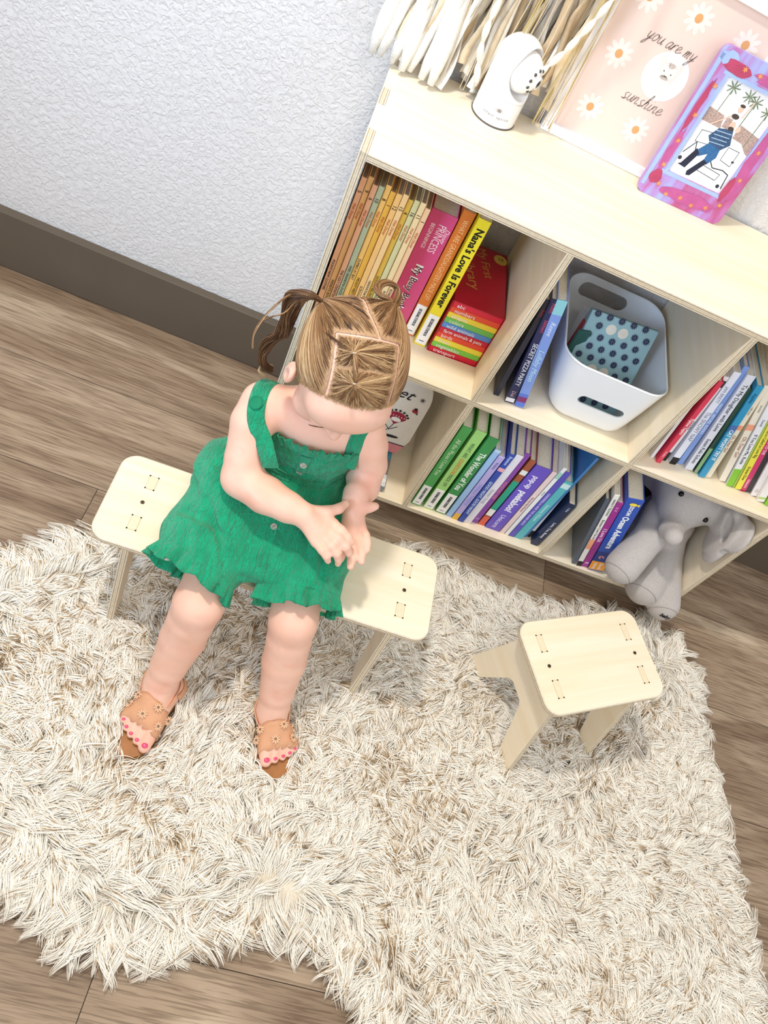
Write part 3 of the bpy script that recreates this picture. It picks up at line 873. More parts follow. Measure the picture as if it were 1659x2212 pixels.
flat('pink_band', [[(-0.0575, 0.001), (0.0575, 0.001), (0.066, 0.027), (0.03, 0.024), (-0.02, 0.033), (-0.066, 0.045)]], mat('#e58f98', .5), arch)
flat('border_line', stroke([(-0.067, 0.046), (-0.02, 0.034), (0.03, 0.025), (0.067, 0.028)], 0.0022), BLK, arch, -0.0010)
flat('flower_head', [disc(0.026, 0.098, 0.0185, 0.012), [(0.012, 0.092), (0.040, 0.092), (0.026, 0.076)]], mat('#a02040', .5), arch, -0.0010)
flat('flower_detail', [disc(0.026, 0.090, 0.010, 0.006)] + [disc(0.012 + k * 0.0056, 0.099, 0.0008, 0.0022, 8) for k in range(6)], WHT, arch, -0.0013)
flat('flower_beads', [disc(0.026 + 0.021 * math.cos(a), 0.099 + 0.015 * math.sin(a), 0.0026) for a in [0.3 + k * 0.42 for k in range(7)]] + stroke([(0.026, 0.078), (0.022, 0.062), (0.008, 0.038)], 0.0013) + sum([stroke([(0.022 + sx * 0.003 * k, 0.058 + 0.003 * k), (0.022 + sx * (0.003 * k + 0.005), 0.064 + 0.003 * k)], 0.0011) for sx in (-1, 1) for k in range(4)], []) + [disc(0.006, 0.052, 0.005, 0.012, 14, 0.2), disc(0.032, 0.043, 0.016, 0.0035, 14, 0.12)], BLK, arch, -0.0011)
flat('strawberry_print', [disc(-0.016, 0.080, 0.0125, 0.014), [(-0.028, 0.076), (-0.004, 0.076), (-0.018, 0.060)]], mat('#d3202e', .5), arch, -0.0010)
flat('strawberry_leaf', [disc(-0.010, 0.094, 0.009, 0.003, 12, -0.5), disc(-0.020, 0.094, 0.009, 0.003, 12, 0.4), disc(-0.018, 0.052, 0.005, 0.0025)], mat('#5f8f3e', .5), arch, -0.0012)
flat('strawberry_seeds', [disc(-0.016 + dx, 0.080 + dz, 0.001, 0.0016, 8) for dx, dz in ((-.006, .006), (0, .007), (.006, .005), (-.008, -.001), (-.002, 0), (.005, -.002), (-.004, -.008), (.002, -.009))], WHT, arch, -0.0013)
flat('ladybird_print', [disc(0.052, 0.126, 0.006, 0.005)], mat('#a32b3c', .5), arch, -0.0010)
flat('ladybird_head', [disc(0.052, 0.1315, 0.0035), disc(0.0575, 0.121, 0.002)] + sum([stroke([(0.055 - 0.006 * math.cos(a), 0.158 - 0.006 * math.sin(a)), (0.055 + 0.006 * math.cos(a), 0.158 + 0.006 * math.sin(a))], 0.001) for a in (0, .78, 1.57, 2.35)], []), mat('#3a1622', .5), arch, -0.0012)
text('title', 'et', frame_M((0.018, -0.0010, 0.158), (1, 0, 0), (0, 0, 1), (0, -1, 0)), 0.036, BLK, arch, shear=.5)
text('maker_name', 'meffier', frame_M((-0.035, -0.0014, 0.022), (1, 0, -.1), (.1, 0, 1), (0, -1, 0)), 0.008, BLK, arch, shear=.4)

pz = box('puzzle_box', 0.120, 0.2635, 0.012, 0.200, ZB + 0.0003, ZB + 0.0165, mat('#8d8f94', .45, .3, 90), None, 0.0008, None); pz.matrix_world = SH
tag(pz, 'flat picture puzzle box lying under the arched card box', 'box')
bm = bmesh.new()
P4 = [((.125, .2625, .014, .045), '#e9edf2'), ((.125, .2625, .045, .085), '#8c8782'), ((.125, .2625, .085, .115), '#4f93a8'), ((.125, .2625, .115, .198), '#5c5a62')]
mm = []
for i, ((a, b, c_, d_), colr) in enumerate(P4):
    vs = [bm.verts.new(v) for v in ((a, c_, ZB + .0170), (b, c_, ZB + .0170), (b, d_, ZB + .0170), (a, d_, ZB + .0170))]
    f = bm.faces.new(vs); f.material_index = i; mm.append(mat(colr, .4, .35, 260))
from_bm('picture_print', bm, mm, pz)

# ------------------------------------------------------------------ white tub basket in the middle top cubby
PLASTIC = mat('#eef1f4', 0.3, 0.02, 10, spec=0.5, name='white_plastic')


def tub():
    h0, n = ZM + 0.0006, 10
    levels = []
    K = 9
    base = (0.452, 0.592, 0.046, 0.232); rim = (0.4095, 0.6070, 0.022, 0.262)
    H_ = 0.136
    def ring(u, off, dz=0.0):
        e = [b + (r - b) * (u ** 0.8) for b, r in zip(base, rim)]
        r_ = 0.034 + 0.010 * u
        pts = rrect(e[0] + off, e[1] - off, e[2] + off, e[3] - off, max(0.01, r_ - off), n)
        out = []
        for x, y in pts:
            fy = (y - 0.142) / 0.12
            lift = (0.008 * fy * u if fy > 0 else 0.0)
            side = -0.006 * u * max(0, 1 - abs(fy) ** 2)
            out.append(Vector((x, y, h0 + H_ * u + lift + side + dz)))
        return out
    bm = bmesh.new(); outs = []; ins = []
    us = [0, 0.04, 0.12, 0.3, 0.5, 0.7, 0.85, 1.0]
    for i, u in enumerate(us):
        sh = 0.010 * (1 - min(1, u / 0.12)) ** 2
        outs.append([bm.verts.new(v) for v in ring(u, sh)])
        ins.append([bm.verts.new(v) for v in ring(u, sh + 0.0028, 0.003 * (1 - u))])
    m_ = len(outs[0])
    for R_, fl in ((outs, False), (ins, True)):
        for a, b in zip(R_[:-1], R_[1:]):
            for i in range(m_):
                j = (i + 1) % m_
                bm.faces.new((a[i], a[j], b[j], b[i]) if not fl else (a[j], a[i], b[i], b[j]))
    for i in range(m_):
        j = (i + 1) % m_
        bm.faces.new((outs[-1][i], outs[-1][j], ins[-1][j], ins[-1][i]))
    bm.faces.new(list(reversed(outs[0]))); bm.faces.new(ins[0])
    bmesh.ops.recalc_face_normals(bm, faces=bm.faces)
    o = from_bm('storage_tub', bm, PLASTIC, smooth=True)
    # two rounded hand slots
    cb = bmesh.new()
    for (xa, xb, y0, y1, z, r) in ((0.4865, 0.5525, 0.0, 0.09, 0.487, 0.0105), (0.456, 0.524, 0.2, 0.30, 0.540, 0.0145)):
        A = [Vector((xb + r * math.cos(a), 0, z + r * math.sin(a))) for a in [-math.pi / 2 + math.pi * k / 10 for k in range(11)]] + [Vector((xa + r * math.cos(a), 0, z + r * math.sin(a))) for a in [math.pi / 2 + math.pi * k / 10 for k in range(11)]]
        f_ = [cb.verts.new((v.x, y0, v.z)) for v in A]; g_ = [cb.verts.new((v.x, y1, v.z)) for v in A]
        cb.faces.new(f_); cb.faces.new(list(reversed(g_)))
        for i in range(len(A)): cb.faces.new((f_[i], f_[(i + 1) % len(A)], g_[(i + 1) % len(A)], g_[i]))
    bmesh.ops.recalc_face_normals(cb, faces=cb.faces)
    co = from_bm('slot_cutter', cb, PLASTIC)
    md = o.modifiers.new('b', 'BOOLEAN'); md.operation = 'DIFFERENCE'; md.object = co; md.solver = 'EXACT'
    bpy.context.view_layer.update()
    dg = bpy.context.evaluated_depsgraph_get()
    me = bpy.data.meshes.new_from_object(o.evaluated_get(dg))
    o.modifiers.clear(); o.data = me
    bpy.data.objects.remove(co)
    for p_ in me.polygons: p_.use_smooth = True
    try: me.set_sharp_from_angle(angle=math.radians(40))
    except Exception: pass
    o.matrix_world = SH
    tag(o, 'white plastic storage tub with hand slots in the middle top cubby', 'storage tub')
    # rounded lip bead on the rim
    rp = ring(1.0, 0.0014)
    tube('rim', rp, 0.0021, PLASTIC, o, 6, closed=True)
    return o


tub()
# patterned teal board book standing in the tub
PM = SH @ frame_M((0.4530, 0.076, 0.4300), Vector((0.998, 0.06, 0)).normalized(), Vector((-0.05, 0.93, -0.36)).normalized(), Vector((-0.110, 0.36, 0.93)).normalized())
o = box('board_book', 0, 0.126, 0, 0.012, 0, 0.168, mat('#8fb3bb', .5, .05, 30), None, 0.0012, PM)
o.matrix_world = PM
tag(o, 'teal board book printed with dark burrs and pale dots inside the white tub', 'book')
burr = []; dots = []
for r_ in range(9):
    for c_ in range(6):
        cx = 0.012 + c_ * 0.0225 + (0.0112 if r_ % 2 else 0); cz = 0.014 + r_ * 0.0188
        if cx > 0.120: continue
        if (r_, c_) in ((7, 1), (7, 2), (3, 1), (3, 2)):
            dots.append(disc(cx, cz, 0.0092, n=20)); continue
        burr.append([(cx + (0.0078 if k % 2 == 0 else 0.0046) * math.cos(k * math.pi / 12 + .1), cz + (0.0078 if k % 2 == 0 else 0.0046) * math.sin(k * math.pi / 12 + .1)) for k in range(24)])
flat('burr_print', burr, mat('#1f2546', .5), o, -0.0003)
flat('burr_specks', [disc(sum(p[0] for p in b) / 24 + .002 * math.cos(a), sum(p[1] for p in b) / 24 + .002 * math.sin(a), 0.0006, n=6) for b in burr for a in (0, 1.6, 3.1, 4.7)], mat('#9fbcc4', .5), o, -0.0006)
for q_ in dots: flat('dot_print', [q_], mat('#d9d3c6', .5), o, -0.0004)
bpy.context.view_layer.update()
bx = box('folded_card', 0, 0.096, 0, 0.028, 0, 0.09, mat('#e6ebf2', .6, .05), None, 0.001, None)
bx.matrix_world = SH @ frame_M((0.452, 0.140, 0.470), Vector((.985, .12, 0)).normalized(), Vector((-.10, .93, -.3)).normalized(), Vector((-.03, .3, .95)).normalized())
tag(bx, 'white box with dark barcode marks behind the teal board book in the tub', 'box')
flat('barcode', [[(0.028 + k * .0042, 0.072), (0.0295 + k * .0042, 0.072), (0.0295 + k * .0042, 0.082), (0.028 + k * .0042, 0.082)] for k in range(9)], BLK, bx, -0.0003)
rb = box('red_book', 0, 0.040, 0, 0.016, 0, 0.10, mat('#96303a', .5), None, 0.0012, None)
rb.matrix_world = SH @ frame_M((0.448, 0.116, 0.462), Vector((.9, .4, 0)).normalized(), Vector((-.4, .9, -.1)).normalized(), Vector((0, .1, .99)).normalized())
tag(rb, 'small dark red book tucked behind the teal board book in the tub', 'book')
gb = box('green_book', 0, 0.024, 0, 0.006, 0, 0.085, mat('#2d5a55', .5), None, 0.001, None)
gb.matrix_world = SH @ frame_M((0.4400, 0.104, 0.470), Vector((.95, .3, 0)).normalized(), Vector((-.3, .95, -.1)).normalized(), Vector((-.05, .1, .99)).normalized())
tag(gb, 'dark green booklet at the left corner inside the white tub', 'book')

# ------------------------------------------------------------------ baby monitor on the shelf top
WPL = mat('#f1efee', 0.28, 0.01, 10, spec=0.5, name='glossy_white_plastic')
GREYP = mat('#c9c4be', 0.4, name='grey_plastic'); LENS = mat('#0c0c10', 0.08, name='lens_glass')


def monitor():
    R0 = 0.0345; ht = 0.122
    S = SDF((-.045, -.045, -0.002), (.045, .045, .13), 0.0009)
    S.cap((0, 0, -.02), (0, 0, ht - R0), R0, R0, k=0)
    S.plane((0, 0, 0.0008), (0, 0, -1))
    # curved cut opening around the ball on the front
    d = np.array([0.80, -0.60, 0.0])
    c = np.array([0, 0, 0.080]) + d * 0.016
    S.ell(c + d * 0.010, (0.0315, 0.0315, 0.036), k=0.002, op='sub')
    V, F = S.mesh(2)
    root = empty('baby_monitor', SH @ Matrix.Translation((0.1665, 0.2440, HH + 0.0002)), label='white baby monitor camera standing on the bookshelf top by the tassels', cat='baby monitor')
    from_np('body', V, F, WPL, root)
    S = SDF((-.05, -.05, 0.04), (.05, .05, .13), 0.0009)
    S.ell(c - d * 0.003, (0.0285, 0.0285, 0.0295), k=0)
    V, F = S.mesh(1)
    head = from_np('camera_head', V, F, WPL, root)
    C0 = Vector(c - d * 0.003); D_ = Vector((0.86, -0.50, -0.05)).normalized()
    s_ = D_.cross(Vector((0, 0, 1))).normalized(); u_ = s_.cross(D_)
    def ringbox(name, r0, r1, off, mt, parent, h_=0.002, seg=28):
        bm = bmesh.new()
        A = [[], [], [], []]
        for k in range(seg):
            a = 2 * math.pi * k / seg; q = s_ * math.cos(a) + u_ * math.sin(a)
            for i, (r, o2) in enumerate(((r1, off), (r1, off + h_), (r0, off + h_), (r0, off))): A[i].append(bm.verts.new(C0 + D_ * o2 + q * r))
        for i in range(4):
            for k in range(seg): bm.faces.new((A[i][k], A[i][(k + 1) % seg], A[(i + 1) % 4][(k + 1) % seg], A[(i + 1) % 4][k]))
        bmesh.ops.recalc_face_normals(bm, faces=bm.faces)
        return from_bm(name, bm, mt, parent, smooth=False)
    lr = ringbox('lens_ring', 0.0058, 0.0088, 0.0265, mat('#e2e0dc', .25), head, 0.004)
    bm = bmesh.new(); bmesh.ops.create_uvsphere(bm, u_segments=20, v_segments=12, radius=0.0060); bmesh.ops.translate(bm, verts=bm.verts, vec=C0 + D_ * 0.0255)
    from_bm('lens', bm, LENS, head, smooth=True)
    for k in range(10):
        a = 2 * math.pi * k / 10 + .2
        q = (D_ * 0.0232 + (s_ * math.cos(a) + u_ * math.sin(a)) * 0.0158)
        bm = bmesh.new(); bmesh.ops.create_uvsphere(bm, u_segments=12, v_segments=8, radius=0.0026); bmesh.ops.translate(bm, verts=bm.verts, vec=C0 + q)
        from_bm('infrared_led', bm, mat('#4a4844', .15), head, smooth=True)
    # switch, seam and name on the front foot
    def onsurf(a, z, off=0.0):
        r = R0 + off
        return Vector((r * math.sin(a), -r * math.cos(a), z))
    for nm, r_, off, mt in (('switch_recess', 0.0062, -0.0006, GREYP), ('switch', 0.0045, 0.0002, mat('#8b8580', .4))):
        bm = bmesh.new(); a0 = 0.02
        P_ = onsurf(a0 + (0.06 if nm == 'switch' else 0), 0.0265, off); X_ = Vector((math.cos(a0), math.sin(a0), 0)); Y_ = Vector((0, 0, 1)); Z_ = X_.cross(Y_)
        pts = rrect(-r_, r_ * (1 if nm != 'switch' else 0.3), -0.0025, 0.0025, 0.0024, 5)
        t_ = [bm.verts.new(P_ + X_ * x + Y_ * y + Z_ * 0.0012) for x, y in pts]; b_ = [bm.verts.new(P_ + X_ * x + Y_ * y - Z_ * 0.001) for x, y in pts]
        bm.faces.new(t_)
        for i in range(len(t_)): bm.faces.new((b_[i], b_[(i + 1) % len(t_)], t_[(i + 1) % len(t_)], t_[i]))
        bmesh.ops.recalc_face_normals(bm, faces=bm.faces)
        from_bm(nm, bm, mt, root)
    tube('seam', [onsurf(a, 0.040 + 0.002 * math.cos(a * 2), 0.00005) for a in [-1.5 + 3.0 * k / 40 for k in range(41)]], 0.00035, GREYP, root, 6)
    tube('base_ring', [onsurf(2 * math.pi * k / 40, 0.0012, 0.0002) for k in range(40)], 0.0011, mat('#55504c', .5), root, 6, closed=True)
    s = 'infant optics'; w_ = 0.0034
    for i, ch in enumerate(s):
        a = (i - len(s) / 2) * w_ / R0
        P_ = onsurf(a + .03, 0.0160, 0.0004); X_ = Vector((math.cos(a + .03), math.sin(a + .03), 0)); Y_ = Vector((0, 0, 1)); Z_ = X_.cross(Y_)
        if ch != ' ': text('brand_lettering', ch, frame_M(P_, X_, Y_, Z_), 0.0062, mat('#8e8984', .5), root)


monitor()

# ------------------------------------------------------------------ yarn and ribbon wall hanging
def hanging():
    root = empty('wall_hanging', SH @ Matrix.Translation((0.13, 0.275, 1.33)), label='cream yarn and ribbon tassel hanging on the wall above the shelf', cat='wall hanging')
    r = random.Random(11)
    O_ = Vector((0.13, 0.275, 1.33))
    tones = [mat('#efe3cf', .8, .08, 60, .3, 900), mat('#e3cfae', .8, .08, 60, .3, 900), mat('#f4eee2', .85, .05, 60, .3, 900), mat('#cdb491', .85, .1, 60, .3, 900), mat('#d9c6a6', .85, .1, 60, .3, 900)]
    tube('rod', [Vector((-0.16, 0, 0)), Vector((0.16, 0, 0))], 0.007, wood('rod_wood', '#a98254', '#c9a271'), root, 12)
    fr = -0.0
    n = 62
    for i in range(n):
        u = i / (n - 1)
        x0 = -0.115 + 0.235 * u; xe = x0 * (0.95 if u > .3 else 1.0) + r.uniform(-.006, .006)
        zb = -0.578 + r.uniform(0, 0.05) + (0.03 if u > .8 else 0)
        y = r.uniform(-0.022, 0.018); wd = r.uniform(0.007, 0.016); ph = r.uniform(0, 6); am = r.uniform(.0015, .005)
        K = 44; bm = bmesh.new(); prev = None
        tw = r.uniform(-1.2, 1.2)
        for k in range(K + 1):
            t = k / K; z = zb * t
            xx = x0 + (xe - x0) * t + am * math.sin(ph + t * 24) * (0.3 + t) - (0.05 * max(0, t - .72) * (1 - u) * 1.3)
            yy = y + am * 1.2 * math.cos(ph * 2 + t * 19) - 0.10 * max(0, t - .80) * (1 - u) ** 2
            a = tw + 1.0 * math.sin(ph + t * 15)
            dx, dy = math.cos(a * .6) * wd / 2, math.sin(a * .6) * wd / 2
            L = bm.verts.new((xx - dx, yy - dy - .0007, z)); Rr = bm.verts.new((xx + dx, yy + dy - .0007, z))
            L2 = bm.verts.new((xx - dx, yy - dy + .0007, z)); R2 = bm.verts.new((xx + dx, yy + dy + .0007, z))
            if prev:
                bm.faces.new((prev[0], prev[1], Rr, L)); bm.faces.new((prev[3], prev[2], L2, R2)); bm.faces.new((prev[1], prev[3], R2, Rr)); bm.faces.new((prev[2], prev[0], L, L2))
            prev = (L, Rr, L2, R2)
        from_bm('ribbon', bm, tones[i % 5] if r.random() < .6 else tones[2], root, smooth=True)
    for i in range(26):          # loose fine yarn
        x0 = r.uniform(-0.11, 0.125); ph = r.uniform(0, 6); y = r.uniform(-.034, -.012)
        pts = [Vector((x0 + .005 * math.sin(ph + t * 7) * t - .06 * max(0, t - .75) * (0.12 - x0) * 4, y + .003 * math.cos(ph + t * 9), -0.56 * t - 0.004)) for t in [k / 26 for k in range(27)]]
        tube('yarn', pts, 0.0007 if i % 3 else 0.0011, mat('#c9b47a', .9) if i % 3 == 0 else tones[1], root, 5)
    # fluffy white wool on the left
    for i in range(7):
        x0 = -0.118 + 0.010 * i; ph = r.uniform(0, 6)
        pts = [Vector((x0 + .006 * math.sin(ph + t * 6) - .075 * max(0, t - .5) * (1.1 - i * .12), -.020 - .006 * math.cos(ph + t * 5) - .12 * max(0, t - .82), -0.572 * t)) for t in [k / 22 for k in range(23)]]
        rad = [0.004 + 0.007 * (k / 22) * (1 + .25 * math.sin(ph + k)) for k in range(21)] + [.009, .005]
        tube('wool_roving', pts, rad, mat('#f3efe6', .95, .05, 80, .8, 700, name='white_wool'), root, 9)
    # two knotted cords that bulge like beads
    for x0, x1, zb, k_ in ((-0.045, 0.002, -0.545, 0), (0.125, 0.066, -0.505, 1)):
        bm_pts, rad = [], []
        K = 200
        for k in range(K + 1):
            t = k / K
            xx = x0 + (x1 - x0) * (t if k_ == 0 else max(0, (t - .62) / .38) ** 1.3) - (0.02 * math.sin(t * 9) * (k_ == 0))
            bm_pts.append(Vector((xx, -0.040 + .004 * math.sin(t * 20), zb * t)))
            rad.append(0.0016 + 0.0036 * abs(math.sin(t * math.pi * 19)) ** 0.8)
        tube('beaded_cord', bm_pts, rad, mat('#f4ecd9', .7, .04), root, 10)


hanging()

# ------------------------------------------------------------------ framed daisy print
def frame_print():
    tilt = math.atan2(0.010, 0.27)
    M = SH @ Matrix.Translation((0.2450, 0.2745, HH + 0.0004)) @ Matrix.Rotation(-0.012, 4, 'Z') @ Matrix.Rotation(-tilt, 4, 'X')
    W_, H_ = 0.256, 0.280; b = 0.0155; D = 0.014
    root = empty('framed_picture', M, label='white framed daisy and bunny print leaning on the wall', cat='picture frame')
    WF = mat('#f7f6f6', .4, .01, 10, name='white_frame_paint')
    box('frame_bottom', 0, W_, 0, D, 0, b, WF, root, 0.0012); box('frame_top', 0, W_, 0, D, H_ - b, H_, WF, root, 0.0012)
    box('frame_side', 0, b, 0, D, b, H_ - b, WF, root, 0.0012); box('frame_side', W_ - b, W_, 0, D, b, H_ - b, WF, root, 0.0012)
    box('backing', b * .5, W_ - b * .5, 0.008, 0.0125, b * .5, H_ - b * .5, mat('#bfb6aa', .7), root)
    pr = box('print', b * .8, W_ - b * .8, 0.0065, 0.0078, b * .8, H_ - b * .8, mat('#ecd3c6', .6, .03, 9, name='blush_paper'), root)
    y = 0.0063
    def L(x, z): return (x - 0.2450, z - HH - 0.003)
    fl = [(0.297, 0.893), (0.371, 0.977), (0.299, 0.812), (0.379, 0.812), (0.296, 0.972), (0.449, 0.976), (0.449, 0.893), (0.449, 0.815)]
    for x, z in fl:
        pet = []; cen = []
        cx, cz = L(x, z)
        for k in range(10):
            a = 2 * math.pi * k / 10
            pet.append(disc(cx + .0130 * math.cos(a), cz + .0130 * math.sin(a), .0080, .0036, 12, a))
        cen.append(disc(cx, cz, .0056, .0062, 18))
        flat('daisy_petals', pet, mat('#f3e4da', .6, name='pale_petal'), pr, y); flat('daisy_centre', cen, mat('#dfa46c', .6), pr, y - .0002)
    cx, cz = L(.374, .894)
    flat('medallion', [disc(cx, cz, .0335, .0345, 36)], mat('#fbf8f6', .6), pr, y - .0001)
    flat('bunny_ears', [disc(cx - .010, cz + .010, .0055, .020, 16, .45), disc(cx + .010, cz + .006, .0055, .020, 16, -.25)], mat('#e9e0d8', .6), pr, y - .00015)
    flat('bunny_body', [disc(cx - .001, cz - .016, .0125, .018, 20), disc(cx, cz + .008, .0125, .0125, 20), disc(cx + .001, cz + .022, .006, .010, 16)], mat('#f3e8de', .6), pr, y - .0003)
    flat('bunny_face', [disc(cx - .006, cz + .007, .0009), disc(cx + .006, cz + .006, .0009)], BLK, pr, y - .0006)
    flat('bunny_mouth', stroke([(cx - .0022, cz + .0022), (cx - .001, cz + .001), (cx, cz + .0020), (cx + .001, cz + .001), (cx + .0022, cz + .0020)], .0003), BLK, pr, y - .0006)
    flat('flower_crown', [disc(cx - .009 + .0022 * k, cz + .0165 + .0012 * math.sin(k * 2), .0005, n=6) for k in range(9)], mat('#c98f86', .6), pr, y - .0006)
    # hand lettering, single line strokes
    G = {'y': [[(0, 1), (.15, .25), (.4, .1), (.65, .5), (.8, 1)], [(.8, 1), (.6, .1), (.35, -.7), (.05, -.9), (0, -.7), (.4, -.1), (1.0, .2)]],
         'o': [[(.75, .9), (.35, 1), (.08, .6), (.15, .1), (.5, 0), (.8, .4), (.75, .9), (.6, .95), (.8, .7), (1.05, .75)]],
         'u': [[(.05, 1), (.08, .3), (.3, 0), (.6, .2), (.78, 1)], [(.78, 1), (.75, .2), (.9, 0), (1.1, .2)]],
         'a': [[(.75, .85), (.4, 1), (.08, .6), (.12, .12), (.4, 0), (.7, .4), (.78, 1)], [(.78, 1), (.74, .2), (.9, 0), (1.1, .2)]],
         'r': [[(0, .1), (.15, .9), (.1, 0)], [(.13, .4), (.35, .9), (.6, 1), (.7, .85)]],
         'e': [[(.05, .35), (.5, .55), (.68, .8), (.45, 1), (.15, .8), (.08, .3), (.35, 0), (.8, .15), (1.05, .4)]],
         'm': [[(.05, 1), (.02, 0)], [(.03, .3), (.25, .9), (.42, .9), (.4, 0)], [(.42, .4), (.65, .95), (.82, .85), (.8, .1), (1.0, .1)]],
         's': [[(.65, 1), (.3, .9), (.2, .65), (.5, .4), (.55, .1), (.2, 0), (0, .1)], [(.2, 0), (.6, 0), (.9, .25)]],
         'n': [[(.05, 1), (.02, 0)], [(.03, .3), (.3, .9), (.55, .95), (.62, .6), (.6, .1), (.8, 0), (1.0, .2)]],
         'h': [[(.0, .1), (.4, 1.6), (.35, 2.1), (.2, 1.8), (.05, 0)], [(.06, .4), (.35, .95), (.58, .85), (.58, .1), (.75, 0), (.95, .2)]],
         'i': [[(.1, 1), (.1, .2), (.3, 0), (.5, .2)], [(.15, 1.4), (.18, 1.45)]]}
    def word(s, x, z, sz, adv):
        st = []
        for ch in s:
            if ch == ' ': x += sz * .55; continue
            for pl in G[ch]:
                q = catmull([Vector((p[0], p[1], 0)) for p in pl], 5)
                st += stroke([(x + (p.x * .8 + p.y * .32) * sz, z + p.y * sz) for p in q], .00075)
            x += sz * {'m': 1.0, 'i': .5, 'r': .72, 's': .78, 'h': .85}.get(ch, .88)
        flat('hand_lettering', st, mat('#4a4442', .6), pr, y - .0006)
    x_, z_ = L(.3185, .9275); word('you are my', x_, z_, .0098, 1)
    x_, z_ = L(.3320, .8440); word('sunshine', x_, z_, .0105, 1)


frame_print()

# ------------------------------------------------------------------ painted photo frame
def paint_mat():
    mt, nt, p = nodes('purple_pink_brush_paint')
    v = mapped(nt, (16, 16, 5)); n = N(nt, 'ShaderNodeTexNoise', i_Scale=1.3, i_Detail=5.0, i_Distortion=1.0); nt.links.new(v, n.inputs['Vector'])
    v2 = mapped(nt, (60, 60, 14)); n2 = N(nt, 'ShaderNodeTexNoise', i_Scale=2.0, i_Detail=5.0); nt.links.new(v2, n2.inputs['Vector'])
    ad = N(nt, 'ShaderNodeMath', operation='MULTIPLY_ADD'); ad.inputs[1].default_value = .35; nt.links.new(n2.outputs[0], ad.inputs[0]); nt.links.new(n.outputs[0], ad.inputs[2])
    c = ramp(nt, ad.outputs[0], [(.48, hx('#a6b8e6')), (.58, hx('#aa9fd9')), (.66, hx('#b38bca')), (.76, hx('#bb6aa4')), (.88, hx('#b65482'))])
    nt.links.new(c, p.inputs['Base Color']); p.inputs['Roughness'].default_value = .45
    bp = N(nt, 'ShaderNodeBump'); bp.inputs['Strength'].default_value = .4; bp.inputs['Distance'].default_value = .001; nt.links.new(n2.outputs[0], bp.inputs['Height']); nt.links.new(bp.outputs[0], p.inputs['Normal'])
    return mt


